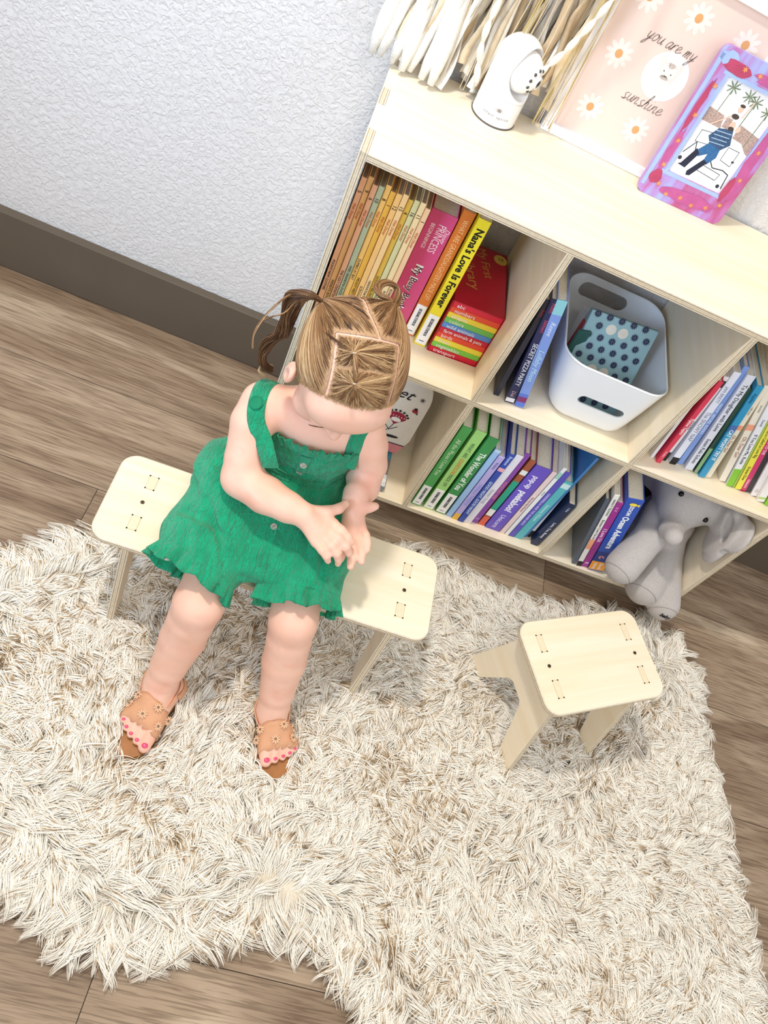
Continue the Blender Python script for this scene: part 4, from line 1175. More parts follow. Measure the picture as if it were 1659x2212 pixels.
def photo_frame():
    tilt = math.atan2(0.026, 0.21)
    M = SH @ Matrix.Translation((0.4170, 0.2335, HH + 0.0004)) @ Matrix.Rotation(0.05, 4, 'Z') @ Matrix.Rotation(-tilt, 4, 'X')
    W_, H_ = 0.153, 0.224
    root = empty('photo_frame', M, label='hand painted purple and pink photo frame standing on the shelf top', cat='photo frame')
    x0, x1, z0, z1 = 0.030, 0.127, 0.044, 0.190
    bm = bmesh.new()
    for (a, b, c_, d_, f_) in (((0, W_, 0, z0)) + (0,), ((0, W_, z1, H_)) + (0,), ((0, x0, z0, z1)) + (0,), ((x1, W_, z0, z1)) + (0,)): pass
    out = rrect(0, W_, 0, H_, 0.012, 6); inn = rrect(x0, x1, z0, z1, 0.003, 6)
    F1 = [bm.verts.new((x, 0, z)) for x, z in out]; F2 = [bm.verts.new((x, 0, z)) for x, z in inn]
    B1 = [bm.verts.new((x, 0.009, z)) for x, z in out]; B2 = [bm.verts.new((x, 0.009, z)) for x, z in inn]
    n = len(out)
    for i in range(n):
        j = (i + 1) % n
        bm.faces.new((F1[i], F1[j], F2[j], F2[i])); bm.faces.new((B1[j], B1[i], B2[i], B2[j]))
        bm.faces.new((F1[j], F1[i], B1[i], B1[j])); bm.faces.new((F2[i], F2[j], B2[j], B2[i]))
    bmesh.ops.recalc_face_normals(bm, faces=bm.faces)
    from_bm('painted_surround', bm, [paint_mat()], root)
    # thicker blocks of colour daubed on by hand
    BL = mat('#a4bbe6', .5, .06, 60, .4, 300); PK = mat('#bd5a93', .5, .1, 60, .4, 300); CR = mat('#b54466', .5, .1, 60, .4, 300)
    r = random.Random(5)
    def blob(cx, cz, rx, rz, rot=0): return [(cx + (rx * math.cos(a) * math.cos(rot) - rz * math.sin(a) * math.sin(rot)) * q, cz + (rx * math.cos(a) * math.sin(rot) + rz * math.sin(a) * math.cos(rot)) * q) for a, q in [(2 * math.pi * k / 18, 1 + r.uniform(-.15, .15)) for k in range(18)]]
    for q_ in [[(0.001, .012), (.0075, .012), (.0075, .212), (.001, .212)], [(.0245, z0), (x0, z0), (x0, z1), (.0245, z1)], [(x1, z0), (x1 + .006, z0), (x1 + .006, z1), (x1, z1)], blob(.016, .209, .013, .010), [(.02, z1), (.135, z1), (.135, z1 + .005), (.02, z1 + .005)], [(.02, z0 - .006), (.135, z0 - .006), (.135, z0), (.02, z0)]]: flat('blue_paint_daub', [q_], BL, root, -.0003)
    for q_ in [blob(.137, .10, .0085, .062, .03), blob(.08, .018, .052, .010, .02), blob(.016, .07, .0062, .035, -.03), blob(.10, .205, .035, .008)]: flat('pink_paint_daub', [q_], PK, root, -.0005)
    for q_ in [blob(.036, .203, .022, .009), blob(.014, .140, .0045, .04, -.03), blob(.017, .030, .009, .012), blob(.130, .055, .006, .02)]: flat('crimson_paint_daub', [q_], CR, root, -.0007)
    sp = []
    for cx, cz in ((.045, .206), (.07, .207), (.020, .172), (.018, .128), (.017, .088), (.018, .050), (.028, .022), (.048, .012), (.072, .016), (.095, .012), (.118, .018), (.136, .03), (.139, .075), (.138, .12), (.110, .209)):
        k0 = r.uniform(0, 3)
        sp.append([(cx + (.0048 if k % 2 == 0 else .0020) * math.cos(k0 + k * math.pi / 6) , cz + (.0048 if k % 2 == 0 else .0020) * math.sin(k0 + k * math.pi / 6)) for k in range(12)])
    for q_ in sp: flat('orange_paint_dab', [q_], mat('#eb9a5e', .5, .2, 300, .5, 500), root, -.0010)
    ph = box('photograph', x0 - .002, x1 + .002, .004, .0055, z0 - .002, z1 + .002, mat('#f3f5f6', .3, .02), root)
    y = .0038; w_ = x1 - x0; h_ = z1 - z0
    U = lambda pts: [(x0 + a * w_, z0 + b * h_) for a, b in pts]
    flat('brick_wall_print', [U([(0, .56), (.36, .56), (.30, .68), (0, .70)]), U([(.62, .50), (1, .44), (1, .63), (.62, .67)]), U([(.36, .58), (.46, .58), (.46, .68), (.36, .68)])], mat('#b39a90', .5, .45, 900), ph, y)
    tr = []
    for tx, tz in ((.18, .93), (.48, .92), (.62, .90), (.88, .86)):
        for k in range(8):
            a = k * .8 + tx * 9; tr += [disc(x0 + tx * w_ + .006 * math.cos(a), z0 + tz * h_ + .005 * math.sin(a), .0055, .0011, 8, a)]
    flat('palm_print', tr + stroke(U([(.18, .90), (.16, .68)]), .0012) + stroke(U([(.62, .88), (.60, .60)]), .0014) + stroke(U([(.88, .84), (.86, .5)]), .0014), mat('#7d8a70', .5, .3, 500), ph, y - .0001)
    flat('car_print', [U([(.02, .10), (.98, .10), (1, .42), (.80, .52), (.25, .55), (.02, .40)])], mat('#eef1f2', .4), ph, y - .0002)
    flat('car_lines_print', stroke(U([(.12, .36), (.12, .48), (.32, .50), (.34, .38), (.12, .36)]), .0008) + stroke(U([(.66, .30), (.66, .44), (.86, .44), (.86, .28), (.66, .30)]), .0008) + stroke(U([(.05, .22), (.16, .36), (.24, .24)]), .0014) + stroke(U([(.52, .26), (.62, .20), (.80, .22), (.92, .20), (.95, .05)]), .0016) + stroke(U([(.40, .12), (.78, .10), (.80, .17), (.42, .19), (.40, .12)]), .0009) + [disc(*U([(.06, .16)])[0], .0030), disc(*U([(.88, .06)])[0], .0030), disc(*U([(.86, .33)])[0], .0024, .0016)], mat('#33363c', .5), ph, y - .0003)
    flat('jeans_print', [U([(.34, .40), (.56, .38), (.58, .30), (.50, .20), (.42, .22), (.42, .30), (.30, .24), (.22, .28)])], mat('#33679a', .5, .2, 300), ph, y - .0004)
    flat('boots_print', [U([(.30, .27), (.22, .31), (.12, .12), (.08, .10), (.22, .09)]), U([(.42, .24), (.50, .22), (.36, .04), (.30, .03), (.28, .07)])], mat('#20253a', .5), ph, y - .0005)
    flat('sweater_print', [U([(.34, .56), (.56, .60), (.66, .46), (.56, .38), (.34, .40), (.26, .46)])], mat('#39557a', .5, .4, 500), ph, y - .0005)
    flat('sweater_stripes_print', [U([(.32, b), (.58, b + .02), (.58, b + .028), (.32, b + .008)]) for b in (.41, .45, .49, .53)], mat('#a9c6da', .5), ph, y - .0006)
    flat('faces_print', [disc(*U([(.50, .63)])[0], .0050, .0062), disc(*U([(.47, .79)])[0], .0040, .0048), disc(*U([(.62, .62)])[0], .0036, .0046)] + stroke(U([(.42, .72), (.18, .56)]), .0020) + stroke(U([(.56, .72), (.60, .90)]), .0016), mat('#e9c3ae', .5), ph, y - .0006)
    flat('hair_print', [disc(*U([(.51, .60)])[0], .0048, .0030), disc(*U([(.47, .825)])[0], .0044, .0022), disc(*U([(.46, .715)])[0], .0060, .0036)], mat('#4a3d36', .5, .3, 600), ph, y - .0008)


photo_frame()

# ------------------------------------------------------------------ plush elephant in the bottom right cubby
def elephant():
    FUR = mat('#c4beba', 0.95, 0.06, 240, 0.5, 1600, name='grey_plush')
    LIGHT = mat('#d8d2cc', 0.95, 0.05, 240, 0.4, 1600, name='pale_plush')
    S = SDF((.70, -.085, .085), (.99, .235, .415), 0.0022)
    S.ell((.858, .120, .185), (.066, .060, .084), k=.01)                      # body
    S.ell((.845, .118, .300), (.072, .070, .074), k=.022)                     # head
    S.ell((.822, .070, .290), (.040, .034, .040), k=.02)                      # muzzle
    S.chain([(.818, .050, .285), (.806, .018, .284), (.800, -.008, .297)], [.030, .024, .0185], k=.016)   # trunk
    S.chain([(.812, .092, .238), (.794, .030, .224), (.757, -.034, .190)], [.032, .034, .036], k=.014)  # arm
    S.cap((.892, .090, .158), (.852, -.012, .127), .036, .041, k=.012)        # legs
    S.cap((.905, .085, .140), (.906, -.028, .112), .032, .036, k=.010)
    R1 = np.array(Matrix.Rotation(math.radians(-12), 3, 'Z') @ Matrix.Rotation(math.radians(20), 3, 'X'))
    S.ell((.902, .070, .335), (.014, .042, .046), R1, k=.018)                 # ear flap by the side panel
    S.ell((.914, .044, .310), (.0130, .050, .062), R1, k=.018)
    S.ell((.922, .030, .272), (.0125, .036, .042), R1, k=.020)
    S.ell((.925, .012, .340), (.0110, .034, .036), R1, k=.020)
    R2 = np.array(Matrix.Rotation(math.radians(30), 3, 'Z'))
    S.ell((.770, .150, .300), (.009, .045, .052), R2, k=.012)
    S.chain([(.893, .040, .352), (.905, .015, .325), (.915, -.006, .300)], [.006, .007, .005], k=.010, op='sub')
    # flat foot soles
    V, F = S.mesh(2)
    for sc_, o_ in ((1, 0),):
        V[:, 0] = np.minimum(V[:, 0], SW - T - 0.0012); V[:, 2] = np.clip(V[:, 2], ZB + 0.0006, ZM - T - 0.001)
    o = from_np('plush_elephant', V, F, FUR); o.matrix_world = SH
    tag(o, 'grey plush elephant sitting with its feet over the shelf edge', 'soft toy')
    for (x, y, z) in ((.7900, .0640, .3370), (.8680, .0535, .3100)):
        bm = bmesh.new(); bmesh.ops.create_uvsphere(bm, u_segments=16, v_segments=10, radius=.0058)
        c = Vector((x, y, z)); C0 = Vector((.845, .118, .300))
        d = (c - C0).normalized()
        # push onto the head surface
        q = C0 + d * 1.0
        k = 1 / math.sqrt((d.x / .072) ** 2 + (d.y / .070) ** 2 + (d.z / .074) ** 2)
        bmesh.ops.translate(bm, verts=bm.verts, vec=C0 + d * (k + .0012))
        from_bm('eye', bm, mat('#0b0b0d', .06, name='glossy_black_bead'), o, smooth=True)
    # pale suede soles as thin caps on the feet
    for a_, b_, r_ in (((.892, .090, .158), (.852, -.012, .127), .041), ((.905, .085, .140), (.906, -.028, .112), .036), ((.794, .030, .224), (.757, -.034, .190), .036)):
        d = (Vector(b_) - Vector(a_)).normalized(); c = Vector(b_) + d * (r_ * .55)
        s = d.orthogonal().normalized(); u = d.cross(s)
        n = 28; rr_ = r_ * .84
        tube('foot_seam', [c + (s * math.cos(2 * math.pi * k / n) + u * math.sin(2 * math.pi * k / n)) * rr_ for k in range(n)], .0009, mat('#a59f9b', .9), o, 6, closed=True)
    text('stitched_name', 'baby', frame_M((.9035, -.0645, .1190), (1, -.10, .0), (.03, .30, .95), (-.10, -.94, .30)), .012, BLK, o, shear=.4, ext=.0004, bold=.02)


elephant()

# ------------------------------------------------------------------ the child
def skin_mat():
    mt, nt, p = nodes('skin')
    v = mapped(nt, (1, 1, 1)); n = N(nt, 'ShaderNodeTexNoise', i_Scale=18.0, i_Detail=3.0); nt.links.new(v, n.inputs['Vector'])
    c = ramp(nt, n.outputs[0], [(.3, hx('#edb9a0')), (.55, hx('#f1c3ad')), (.8, hx('#e9ab94'))])
    nt.links.new(c, p.inputs['Base Color'])
    p.inputs['Roughness'].default_value = .5; p.inputs['Specular IOR Level'].default_value = .3
    p.inputs['Subsurface Weight'].default_value = .18; p.inputs['Subsurface Radius'].default_value = (1, .35, .2); p.inputs['Subsurface Scale'].default_value = .008
    return mt


SKIN = skin_mat()
# head frame: X to the child's left, Y to the back of the head, Z to the crown
HZ = Vector((.20, -.60, .775)).normalized(); HY0 = Vector((-.24, .74, .63)); HX = HY0.cross(HZ).normalized(); HY = HZ.cross(HX).normalized()
HC = Vector((0.0848, -0.5376, 0.600))
HM = frame_M(HC, HX, HY, HZ); HR = np.array([[HX[i], HY[i], HZ[i]] for i in range(3)])


def hd(x, y, z): return tuple(HM @ Vector((x, y, z)))


SK = ((0, .008, .016), (.0665, .080, .068))      # skull ellipsoid in head space


TOES = ((.0180, 1.08, .0100), (.0030, 1.05, .0068), (-.0098, .96, .0064), (-.0208, .82, .0061), (-.0300, .60, .0057))


def body():
    S = SDF((-.125, -.945, .0), (.275, -.42, .705), .0021)
    e = lambda c, r, k=.01, op='add', RR=None: S.ell(hd(*c), r, HR if RR is None else HR @ RR, k, op)
    hc = lambda a, b, ra, rb=None, k=.006, op='add': S.cap(hd(*a), hd(*b), ra, rb, k, op)
    # torso
    S.ell((.072, -.500, .315), (.078, .060, .060), k=.02)
    S.ell((.073, -.503, .375), (.066, .056, .070), k=.03)
    S.ell((.077, -.507, .440), (.068, .052, .060), k=.03)
    S.cap((.018, -.530, .480), (.128, -.504, .474), .029, .029, k=.03)
    # neck and head
    S.cap((.077, -.512, .485), hd(0, .014, -.045), .031, .030, k=.02)
    e(SK[0], SK[1], .0)
    e((0, -.034, -.026), (.053, .042, .050), .018)
    e((.033, -.046, -.040), (.024, .022, .022), .012); e((-.033, -.046, -.040), (.024, .022, .022), .012)
    e((0, -.060, -.068), (.017, .014, .013), .012)
    e((0, -.052, .022), (.052, .026, .034), .02)                       # forehead
    hc((0, -.074, -.006), (0, -.0835, -.027), .0055, .0078, .007)       # nose
    e((.0075, -.078, -.029), (.0052, .0055, .0048), .003); e((-.0075, -.078, -.029), (.0052, .0055, .0048), .003)
    for s in (-1, 1):
        e((s * .027, -.078, -.006), (.016, .010, .011), .008, 'sub')     # eye sockets
        e((s * .026, -.0650, -.008), (.0150, .0110, .0095), .002)        # closed lids
        e((s * .0675, -.012, -.026), (.0075, .0150, .0210), .005, RR=np.array(Matrix.Rotation(s * .35, 3, 'Z') @ Matrix.Rotation(.2, 3, 'X')))   # ears
        e((s * .0745, -.017, -.024), (.0040, .0085, .0135), .002, 'sub', RR=np.array(Matrix.Rotation(s * .35, 3, 'Z')))
    e((0, -.0745, -.0475), (.0125, .0050, .0035), .003); e((0, -.0735, -.0540), (.0105, .0052, .0040), .003)
    hc((-.011, -.079, -.0508), (.011, -.079, -.0508), .0008, .0008, .001, 'sub')
    # right arm (left in the picture)
    S.chain([(-.004, -.538, .483), (-.006, -.560, .462), (.0005, -.590, .420), (.0066, -.606, .396)], [.028, .0290, .0265, .0260], k=.014)
    S.chain([(.0066, -.606, .396), (.045, -.622, .401), (.080, -.632, .406), (.1020, -.636, .408)], [.0275, .0270, .0220, .0180], k=.010)
    # left arm
    S.chain([(.147, -.510, .476), (.158, -.512, .452), (.173, -.514, .415), (.1740, -.5155, .386)], [.027, .0280, .0260, .0250], k=.014)
    S.chain([(.1740, -.5155, .386), (.1760, -.540, .392), (.1690, -.560, .396), (.1672, -.572, .396)], [.0255, .0245, .0200, .0175], k=.010)
    # right hand: palm as fused rays, then separate fingers
    w = (.1020, -.636, .407)
    K4 = [(.1466, -.6281, .401), (.1434, -.6401, .398), (.1385, -.6510, .394), (.1325, -.6600, .390)]
    for kx in K4: S.cap(w, kx, .0130, .0082, k=.006)
    S.cap((.118, -.640, .402), (.136, -.645, .396), .0135, .0105, k=.006)
    fk = .0022
    S.chain([K4[0], (.1600, -.6370, .4040), (.1715, -.6420, .4015), (.1792, -.6440, .3965)], [.0078, .0072, .0064, .0056], k=fk)
    S.chain([K4[1], (.1600, -.6500, .4020), (.1730, -.6540, .3965), (.1830, -.6560, .3840)], [.0078, .0074, .0066, .0056], k=fk)
    S.chain([K4[2], (.1535, -.6610, .3965), (.1650, -.6655, .3895), (.1722, -.6680, .3760)], [.0074, .0070, .0062, .0054], k=fk)
    S.chain([K4[3], (.1440, -.6690, .3900), (.1525, -.6722, .3850), (.1580, -.6735, .3755)], [.0068, .0062, .0056, .0049], k=fk)
    S.chain([(.1120, -.628, .407), (.1330, -.6190, .4105), (.1470, -.6085, .4120), (.1545, -.5960, .4120)], [.0115, .0085, .0072, .0062], k=.004)
    # left hand: open palm underneath
    w = (.1672, -.572, .394)
    L4 = [(.1895, -.6025, .3820), (.1845, -.6135, .3770), (.1790, -.6210, .3725), (.1720, -.6255, .3690)]
    for kx in L4: S.cap(w, kx, .0130, .0080, k=.006)
    S.cap((.172, -.586, .388), (.180, -.612, .377), .0125, .0105, k=.006)
    S.chain([L4[0], (.1990, -.6145, .3810), (.2050, -.6230, .3780), (.2080, -.6320, .3740)], [.0076, .0070, .0062, .0055], k=fk)
    S.chain([L4[1], (.1950, -.6300, .3755), (.2020, -.6400, .3710), (.2060, -.6490, .3660)], [.0078, .0072, .0064, .0056], k=fk)
    S.chain([L4[2], (.1868, -.6380, .3700), (.1915, -.6500, .3655), (.1935, -.6600, .3600)], [.0074, .0070, .0062, .0055], k=fk)
    S.chain([L4[3], (.1760, -.6400, .3650), (.1765, -.6500, .3600), (.1755, -.6590, .3550)], [.0068, .0064, .0056, .0050], k=fk)
    S.chain([(.1700, -.577, .394), (.1830, -.5800, .3960), (.1920, -.5765, .3990), (.1995, -.5725, .4010)], [.0110, .0090, .0074, .0062], k=.004)
    # legs
    for hip, knee, mid, ank, heel, ball, tow, sd in (((.030, -.525, .300), (.0127, -.738, .254), (.0080, -.754, .165), (-.0004, -.7895, .070), (.0180, -.785, .043), (-.0025, -.8450, .0385), (-.0050, -.875, .0345), -1),
                                                     ((.118, -.520, .300), (.1498, -.714, .254), (.1640, -.738, .165), (.1800, -.7745, .070), (.1800, -.765, .043), (.2040, -.8180, .0385), (.2130, -.842, .0345), 1)):
        S.chain([hip, tuple((np.array(hip) + np.array(knee)) / 2), knee], [.055, .045, .0350], k=.02)
        S.chain([knee, tuple((np.array(knee) * .55 + np.array(mid) * .45)), mid, tuple((np.array(mid) * .35 + np.array(ank) * .65)), ank], [.0345, .0340, .0345, .0280, .0235], k=.010)
        S.cap(ank, heel, .0240, .0180, k=.012)
        d = np.array(ball) - np.array(heel); d /= np.linalg.norm(d); side = np.array([-d[1], d[0], 0]); side /= np.linalg.norm(side)  # child's left of each foot
        for off, r in ((-.0165, .0125), (.0165, .0135), (0, .0160)):
            S.cap(np.array(ank) + (0, -.005, -.012), np.array(ball) + side * off, .0210, r * .82, k=.010)
            S.cap(heel, np.array(ball) + side * off, .0170, r * .82, k=.010)
        # toes: big toe on the inner side
        inner = 1 if sd < 0 else -1
        tl = np.array(tow) - np.array(ball)
        for i, (o_, ln, r) in enumerate(TOES):
            b0 = np.array(ball) + side * inner * o_ + (0, 0, -.001)
            S.chain([b0, b0 + tl * ln * .6 + (0, 0, .0005), b0 + tl * ln], [r * 1.0, r * .98, r * .95], k=.0012)
    S.plane((0, 0, .2520), (0, 0, -1), lo=(-.125, -.682, .2), hi=(.275, -.42, .30))
    V, F = S.mesh(3)
    o = from_np('person', V, F, SKIN)
    tag(o, 'toddler in a green romper sitting on the bench looking down at their hands', 'person')
    return o


PERSON = body()


# toenails, painted pink
def nail(c, d, r, mt):
    bm = bmesh.new(); bmesh.ops.create_uvsphere(bm, u_segments=12, v_segments=8, radius=1)
    d = Vector(d).normalized(); up = Vector((0, 0, 1)); s = d.cross(up).normalized(); u = s.cross(d)
    M = frame_M(c, s * r, d * r * .85, u * r * .35)
    bmesh.ops.transform(bm, matrix=M, verts=bm.verts)
    return from_bm('painted_toenail', bm, mt, PERSON, smooth=True)


NAILM = mat('#e0527c', .2, .03, name='pink_nail_polish')
for ball, tow, sd in (((-.0025, -.8450, .0385), (-.0050, -.875, .0345), -1), ((.2040, -.8180, .0385), (.2130, -.842, .0345), 1)):
    b = np.array(ball); tl = np.array(tow) - b; d = tl / np.linalg.norm(tl); side = np.array([-d[1], d[0], 0]) ; side /= np.linalg.norm(side)
    inner = 1 if sd < 0 else -1
    hdir = np.array(ball) - np.array([.0180, -.785, .043] if sd < 0 else [.1800, -.765, .043]); hdir /= np.linalg.norm(hdir); sdd = np.array([-hdir[1], hdir[0], 0]); sdd /= np.linalg.norm(sdd)
    for o_, ln, r in TOES:
        c = b + sdd * inner * o_ + tl * ln * 1.02 + np.array([0, 0, r * .84])
        nail(c, d, r * .50, NAILM)


# eyelashes and eyebrows (thin dark arcs), lips
for s in (-1, 1):
    pts = [Vector(hd(s * (.026 + .0135 * math.cos(a)), -.0745 - .0015 * math.sin(a), -.0110 - .0040 * math.sin(a))) for a in [math.pi * k / 10 for k in range(11)]]
    tube('eyelashes', pts, [.0003 + .0006 * math.sin(math.pi * k / 10) for k in range(11)], mat('#6a4630', .6), PERSON, 6)
    pts = [Vector(hd(s * (.014 + .024 * k / 8), -.0755 + .0075 * (k / 8) ** 2 + .001, .0085 + .0030 * math.sin(math.pi * k / 8))) for k in range(9)]
    tube('eyebrow', pts, [.0005 + .0008 * math.sin(math.pi * k / 8) for k in range(9)], mat('#b98a68', .7), PERSON, 6)

# ------------------------------------------------------------------ green romper
def cloth_mat():
    mt, nt, p = nodes('green_crinkle_gauze')
    v = mapped(nt, (1, 1, 1)); n = N(nt, 'ShaderNodeTexNoise', i_Scale=30.0, i_Detail=3.0); nt.links.new(v, n.inputs['Vector'])
    c = ramp(nt, n.outputs[0], [(.3, hx('#0f9468')), (.7, hx('#1aab7c'))])
    nt.links.new(c, p.inputs['Base Color']); p.inputs['Roughness'].default_value = .85; p.inputs['Specular IOR Level'].default_value = .15
    p.inputs['Sheen Weight'].default_value = .25
    v2 = mapped(nt, (150, 40, 60)); n2 = N(nt, 'ShaderNodeTexNoise', i_Scale=1.3, i_Detail=3.0, i_Distortion=2.2); nt.links.new(v2, n2.inputs['Vector'])
    v3 = mapped(nt, (1, 1, 1)); n3 = N(nt, 'ShaderNodeTexNoise', i_Scale=420.0, i_Detail=2.0); nt.links.new(v3, n3.inputs['Vector'])
    ad = N(nt, 'ShaderNodeMath', operation='MULTIPLY_ADD'); ad.inputs[1].default_value = .25; nt.links.new(n3.outputs[0], ad.inputs[0]); nt.links.new(n2.outputs[0], ad.inputs[2])
    bp = N(nt, 'ShaderNodeBump'); bp.inputs['Strength'].default_value = 1.0; bp.inputs['Distance'].default_value = .0060
    nt.links.new(ad.outputs[0], bp.inputs['Height']); nt.links.new(bp.outputs[0], p.inputs['Normal'])
    return mt


GREEN = cloth_mat()


def romper():
    S = SDF((-.14, -.78, .235), (.275, -.40, .52), .0022)
    # bodice, a little wider than the torso
    S.ell((.073, -.503, .378), (.074, .064, .072), k=.0)
    S.ell((.077, -.507, .430), (.0760, .0620, .066), k=.02)
    S.plane((.08, -.56, .4470), (-.05, .30, .95), lo=(-.14, -.78, .44), hi=(.3, -.4, .53))
    # seat and blouson over the waist
    S.ell((.072, -.505, .318), (.098, .076, .070), k=.018)
    S.ell((.060, -.560, .325), (.082, .060, .048), k=.02)
    S.ell((-.020, -.560, .335), (.045, .060, .045), k=.02)
    # wide shorts legs
    for hip, hem, rh in (((.020, -.530, .302), (-.004, -.705, .276), .062), ((.122, -.525, .300), (.152, -.692, .276), .056)):
        S.chain([hip, tuple((np.array(hip) + np.array(hem)) / 2), hem], [.062, .069, rh - .006], k=.02)
    # cut off at the hems
    S.ell((.078, -.640, .300), (.050, .060, .036), k=.02)
    S.ell((-.028, -.655, .290), (.046, .056, .044), k=.02)
    S.plane((-.006, -.702, .27), (-.28, -.91, -.30), lo=(-.14, -.80, .2), hi=(.078, -.60, .4))
    S.plane((.155, -.680, .27), (.17, -.93, -.30), lo=(.080, -.80, .2), hi=(.28, -.60, .4))
    # folds pressed into the cloth
    r = random.Random(4)
    for a_, b_, q in (((-.06, -.60, .372), (.03, -.70, .332), .0045), ((-.05, -.57, .375), (.05, -.62, .372), .004), ((.03, -.62, .365), (.060, -.72, .318), .006), ((.085, -.63, .368), (.084, -.735, .30), .006),
                      ((.13, -.57, .372), (.16, -.68, .328), .0045), ((.03, -.568, .405), (.125, -.560, .400), .003), ((.035, -.572, .388), (.13, -.560, .385), .0032), ((-.045, -.535, .382), (-.02, -.60, .378), .004), ((.10, -.60, .372), (.12, -.70, .335), .004),
                      ((-.03, -.63, .352), (.02, -.70, .328), .0035), ((.12, -.62, .352), (.14, -.69, .33), .003)):
        S.cap(a_, b_, q, q * .5, k=.010, op='sub')
    S.chain([(-.078, -.632, .318), (-.022, -.656, .345), (.048, -.680, .344)], [.007, .0075, .005], k=.006, op='sub')
    S.chain([(.06, -.60, .368), (.070, -.66, .352), (.066, -.72, .325)], [.006, .007, .005], k=.008, op='sub')
    S.plane((0, 0, .2530), (0, 0, -1), lo=(-.14, -.685, .2), hi=(.28, -.40, .30))
    V, F = S.mesh(2)
    # crinkle displacement
    n0 = np.sin(V[:, 0] * 210 + np.sin(V[:, 2] * 60) * 2.0 + V[:, 1] * 40) * .0011 + np.sin(V[:, 2] * 330 + np.sin(V[:, 0] * 70) * 1.6) * .0012
    low = 1 / (1 + np.exp((V[:, 2] - .362) * 160))
    n0 = n0 + low * (np.sin(V[:, 0] * 175 + 2.2 * np.sin(V[:, 1] * 38) + 1.2 * np.sin(V[:, 2] * 55)) * .0021 + np.sin(V[:, 0] * 95 + V[:, 1] * 70 + 2 * np.sin(V[:, 2] * 40)) * .0018) + (1 - low) * np.sin(V[:, 2] * 260 + V[:, 0] * 26 + np.sin(V[:, 0] * 60)) * .0009
    ctr = np.array([.072, -.53, .34]); dv = V - ctr; dv /= np.linalg.norm(dv, axis=1)[:, None]
    V = V + dv * n0[:, None]
    o = from_np('romper', V, F, GREEN, PERSON)
    return o


ROMPER = romper()
DGREEN = GREEN


def ribbon3d(name, pts, nrm, wd, th, mt, parent, sidev=None):
    """strap: flat band following points, with outward normals"""
    bm = bmesh.new(); prev = None; n = len(pts)
    P_ = [Vector(p) for p in pts]; Nn = [Vector(q).normalized() for q in nrm]
    for i in range(n):
        t = (P_[min(i + 1, n - 1)] - P_[max(i - 1, 0)]).normalized(); s = t.cross(Nn[i]).normalized()
        w_ = wd[i] if isinstance(wd, (list, tuple)) else wd
        K = 6; top = []; bot = []
        for k in range(K + 1):
            u = -1 + 2 * k / K
            bul = th * (1 - u ** 4)
            top.append(bm.verts.new(P_[i] + s * u * w_ / 2 + Nn[i] * (bul)))
            bot.append(bm.verts.new(P_[i] + s * u * w_ / 2 - Nn[i] * .0006))
        ring = top + list(reversed(bot))
        if prev:
            for k in range(len(ring)): bm.faces.new((prev[k], prev[(k + 1) % len(ring)], ring[(k + 1) % len(ring)], ring[k]))
        prev = ring
    bmesh.ops.recalc_face_normals(bm, faces=bm.faces)
    return from_bm(name, bm, mt, parent, smooth=True)


def project_out(p, c, names, extra=.002):
    """push a point outward from c until it lies on the surface of the given meshes"""
    from mathutils.bvhtree import BVHTree
    d = (Vector(p) - Vector(c)).normalized(); best = None
    for b in names:
        h = b.ray_cast(Vector(c) + d * .3, -d, .3)
        if h[0] is not None and (best is None or (h[0] - Vector(c)).length > (best - Vector(c)).length): best = h[0]
    return (best if best is not None else Vector(p)) + d * extra


from mathutils.bvhtree import BVHTree


def bvh(o): return BVHTree.FromPolygons([v.co for v in o.data.vertices], [p.vertices[:] for p in o.data.polygons])


BV_B = bvh(PERSON); BV_R = bvh(ROMPER)
# shoulder straps
for key, raw in (('R', [(.038, -.600, .436), (.029, -.598, .455), (.014, -.590, .475), (-.004, -.578, .495), (-.010, -.550, .508), (-.005, -.515, .506), (.008, -.485, .490), (.022, -.465, .460)]),
                 ('L', [(.142, -.565, .436), (.140, -.560, .460), (.138, -.548, .484), (.137, -.530, .500), (.134, -.505, .508), (.128, -.480, .500), (.122, -.460, .480), (.116, -.450, .455)])):
    pts = catmull(raw, 4); P2 = []; N2 = []
    sx = -1 if key == 'R' else 1
    for i, p in enumerate(pts):
        u = i / (len(pts) - 1)
        a = -1.25 + 2.5 * min(1, max(0, (u - .12) / .80))        # front, over the shoulder, down the back
        n = Vector((sx * .22 * math.cos(a), math.sin(a), math.cos(a) + .12)).normalized()
        best = None
        for b_ in (BV_B, BV_R):
            h = b_.ray_cast(p + n * .06, -n, .10)
            if h[0] is not None and (best is None or (h[0] - p).dot(n) > (best - p).dot(n)): best = h[0]
        P2.append((best if best is not None else p) + n * .0020); N2.append(n)
    for _ in range(4): P2 = [P2[0]] + [(P2[i - 1] + P2[i] * 2 + P2[i + 1]) / 4 for i in range(1, len(P2) - 1)] + [P2[-1]]
    ribbon3d('shoulder_strap', P2, N2, .0235, .0026, GREEN, ROMPER)


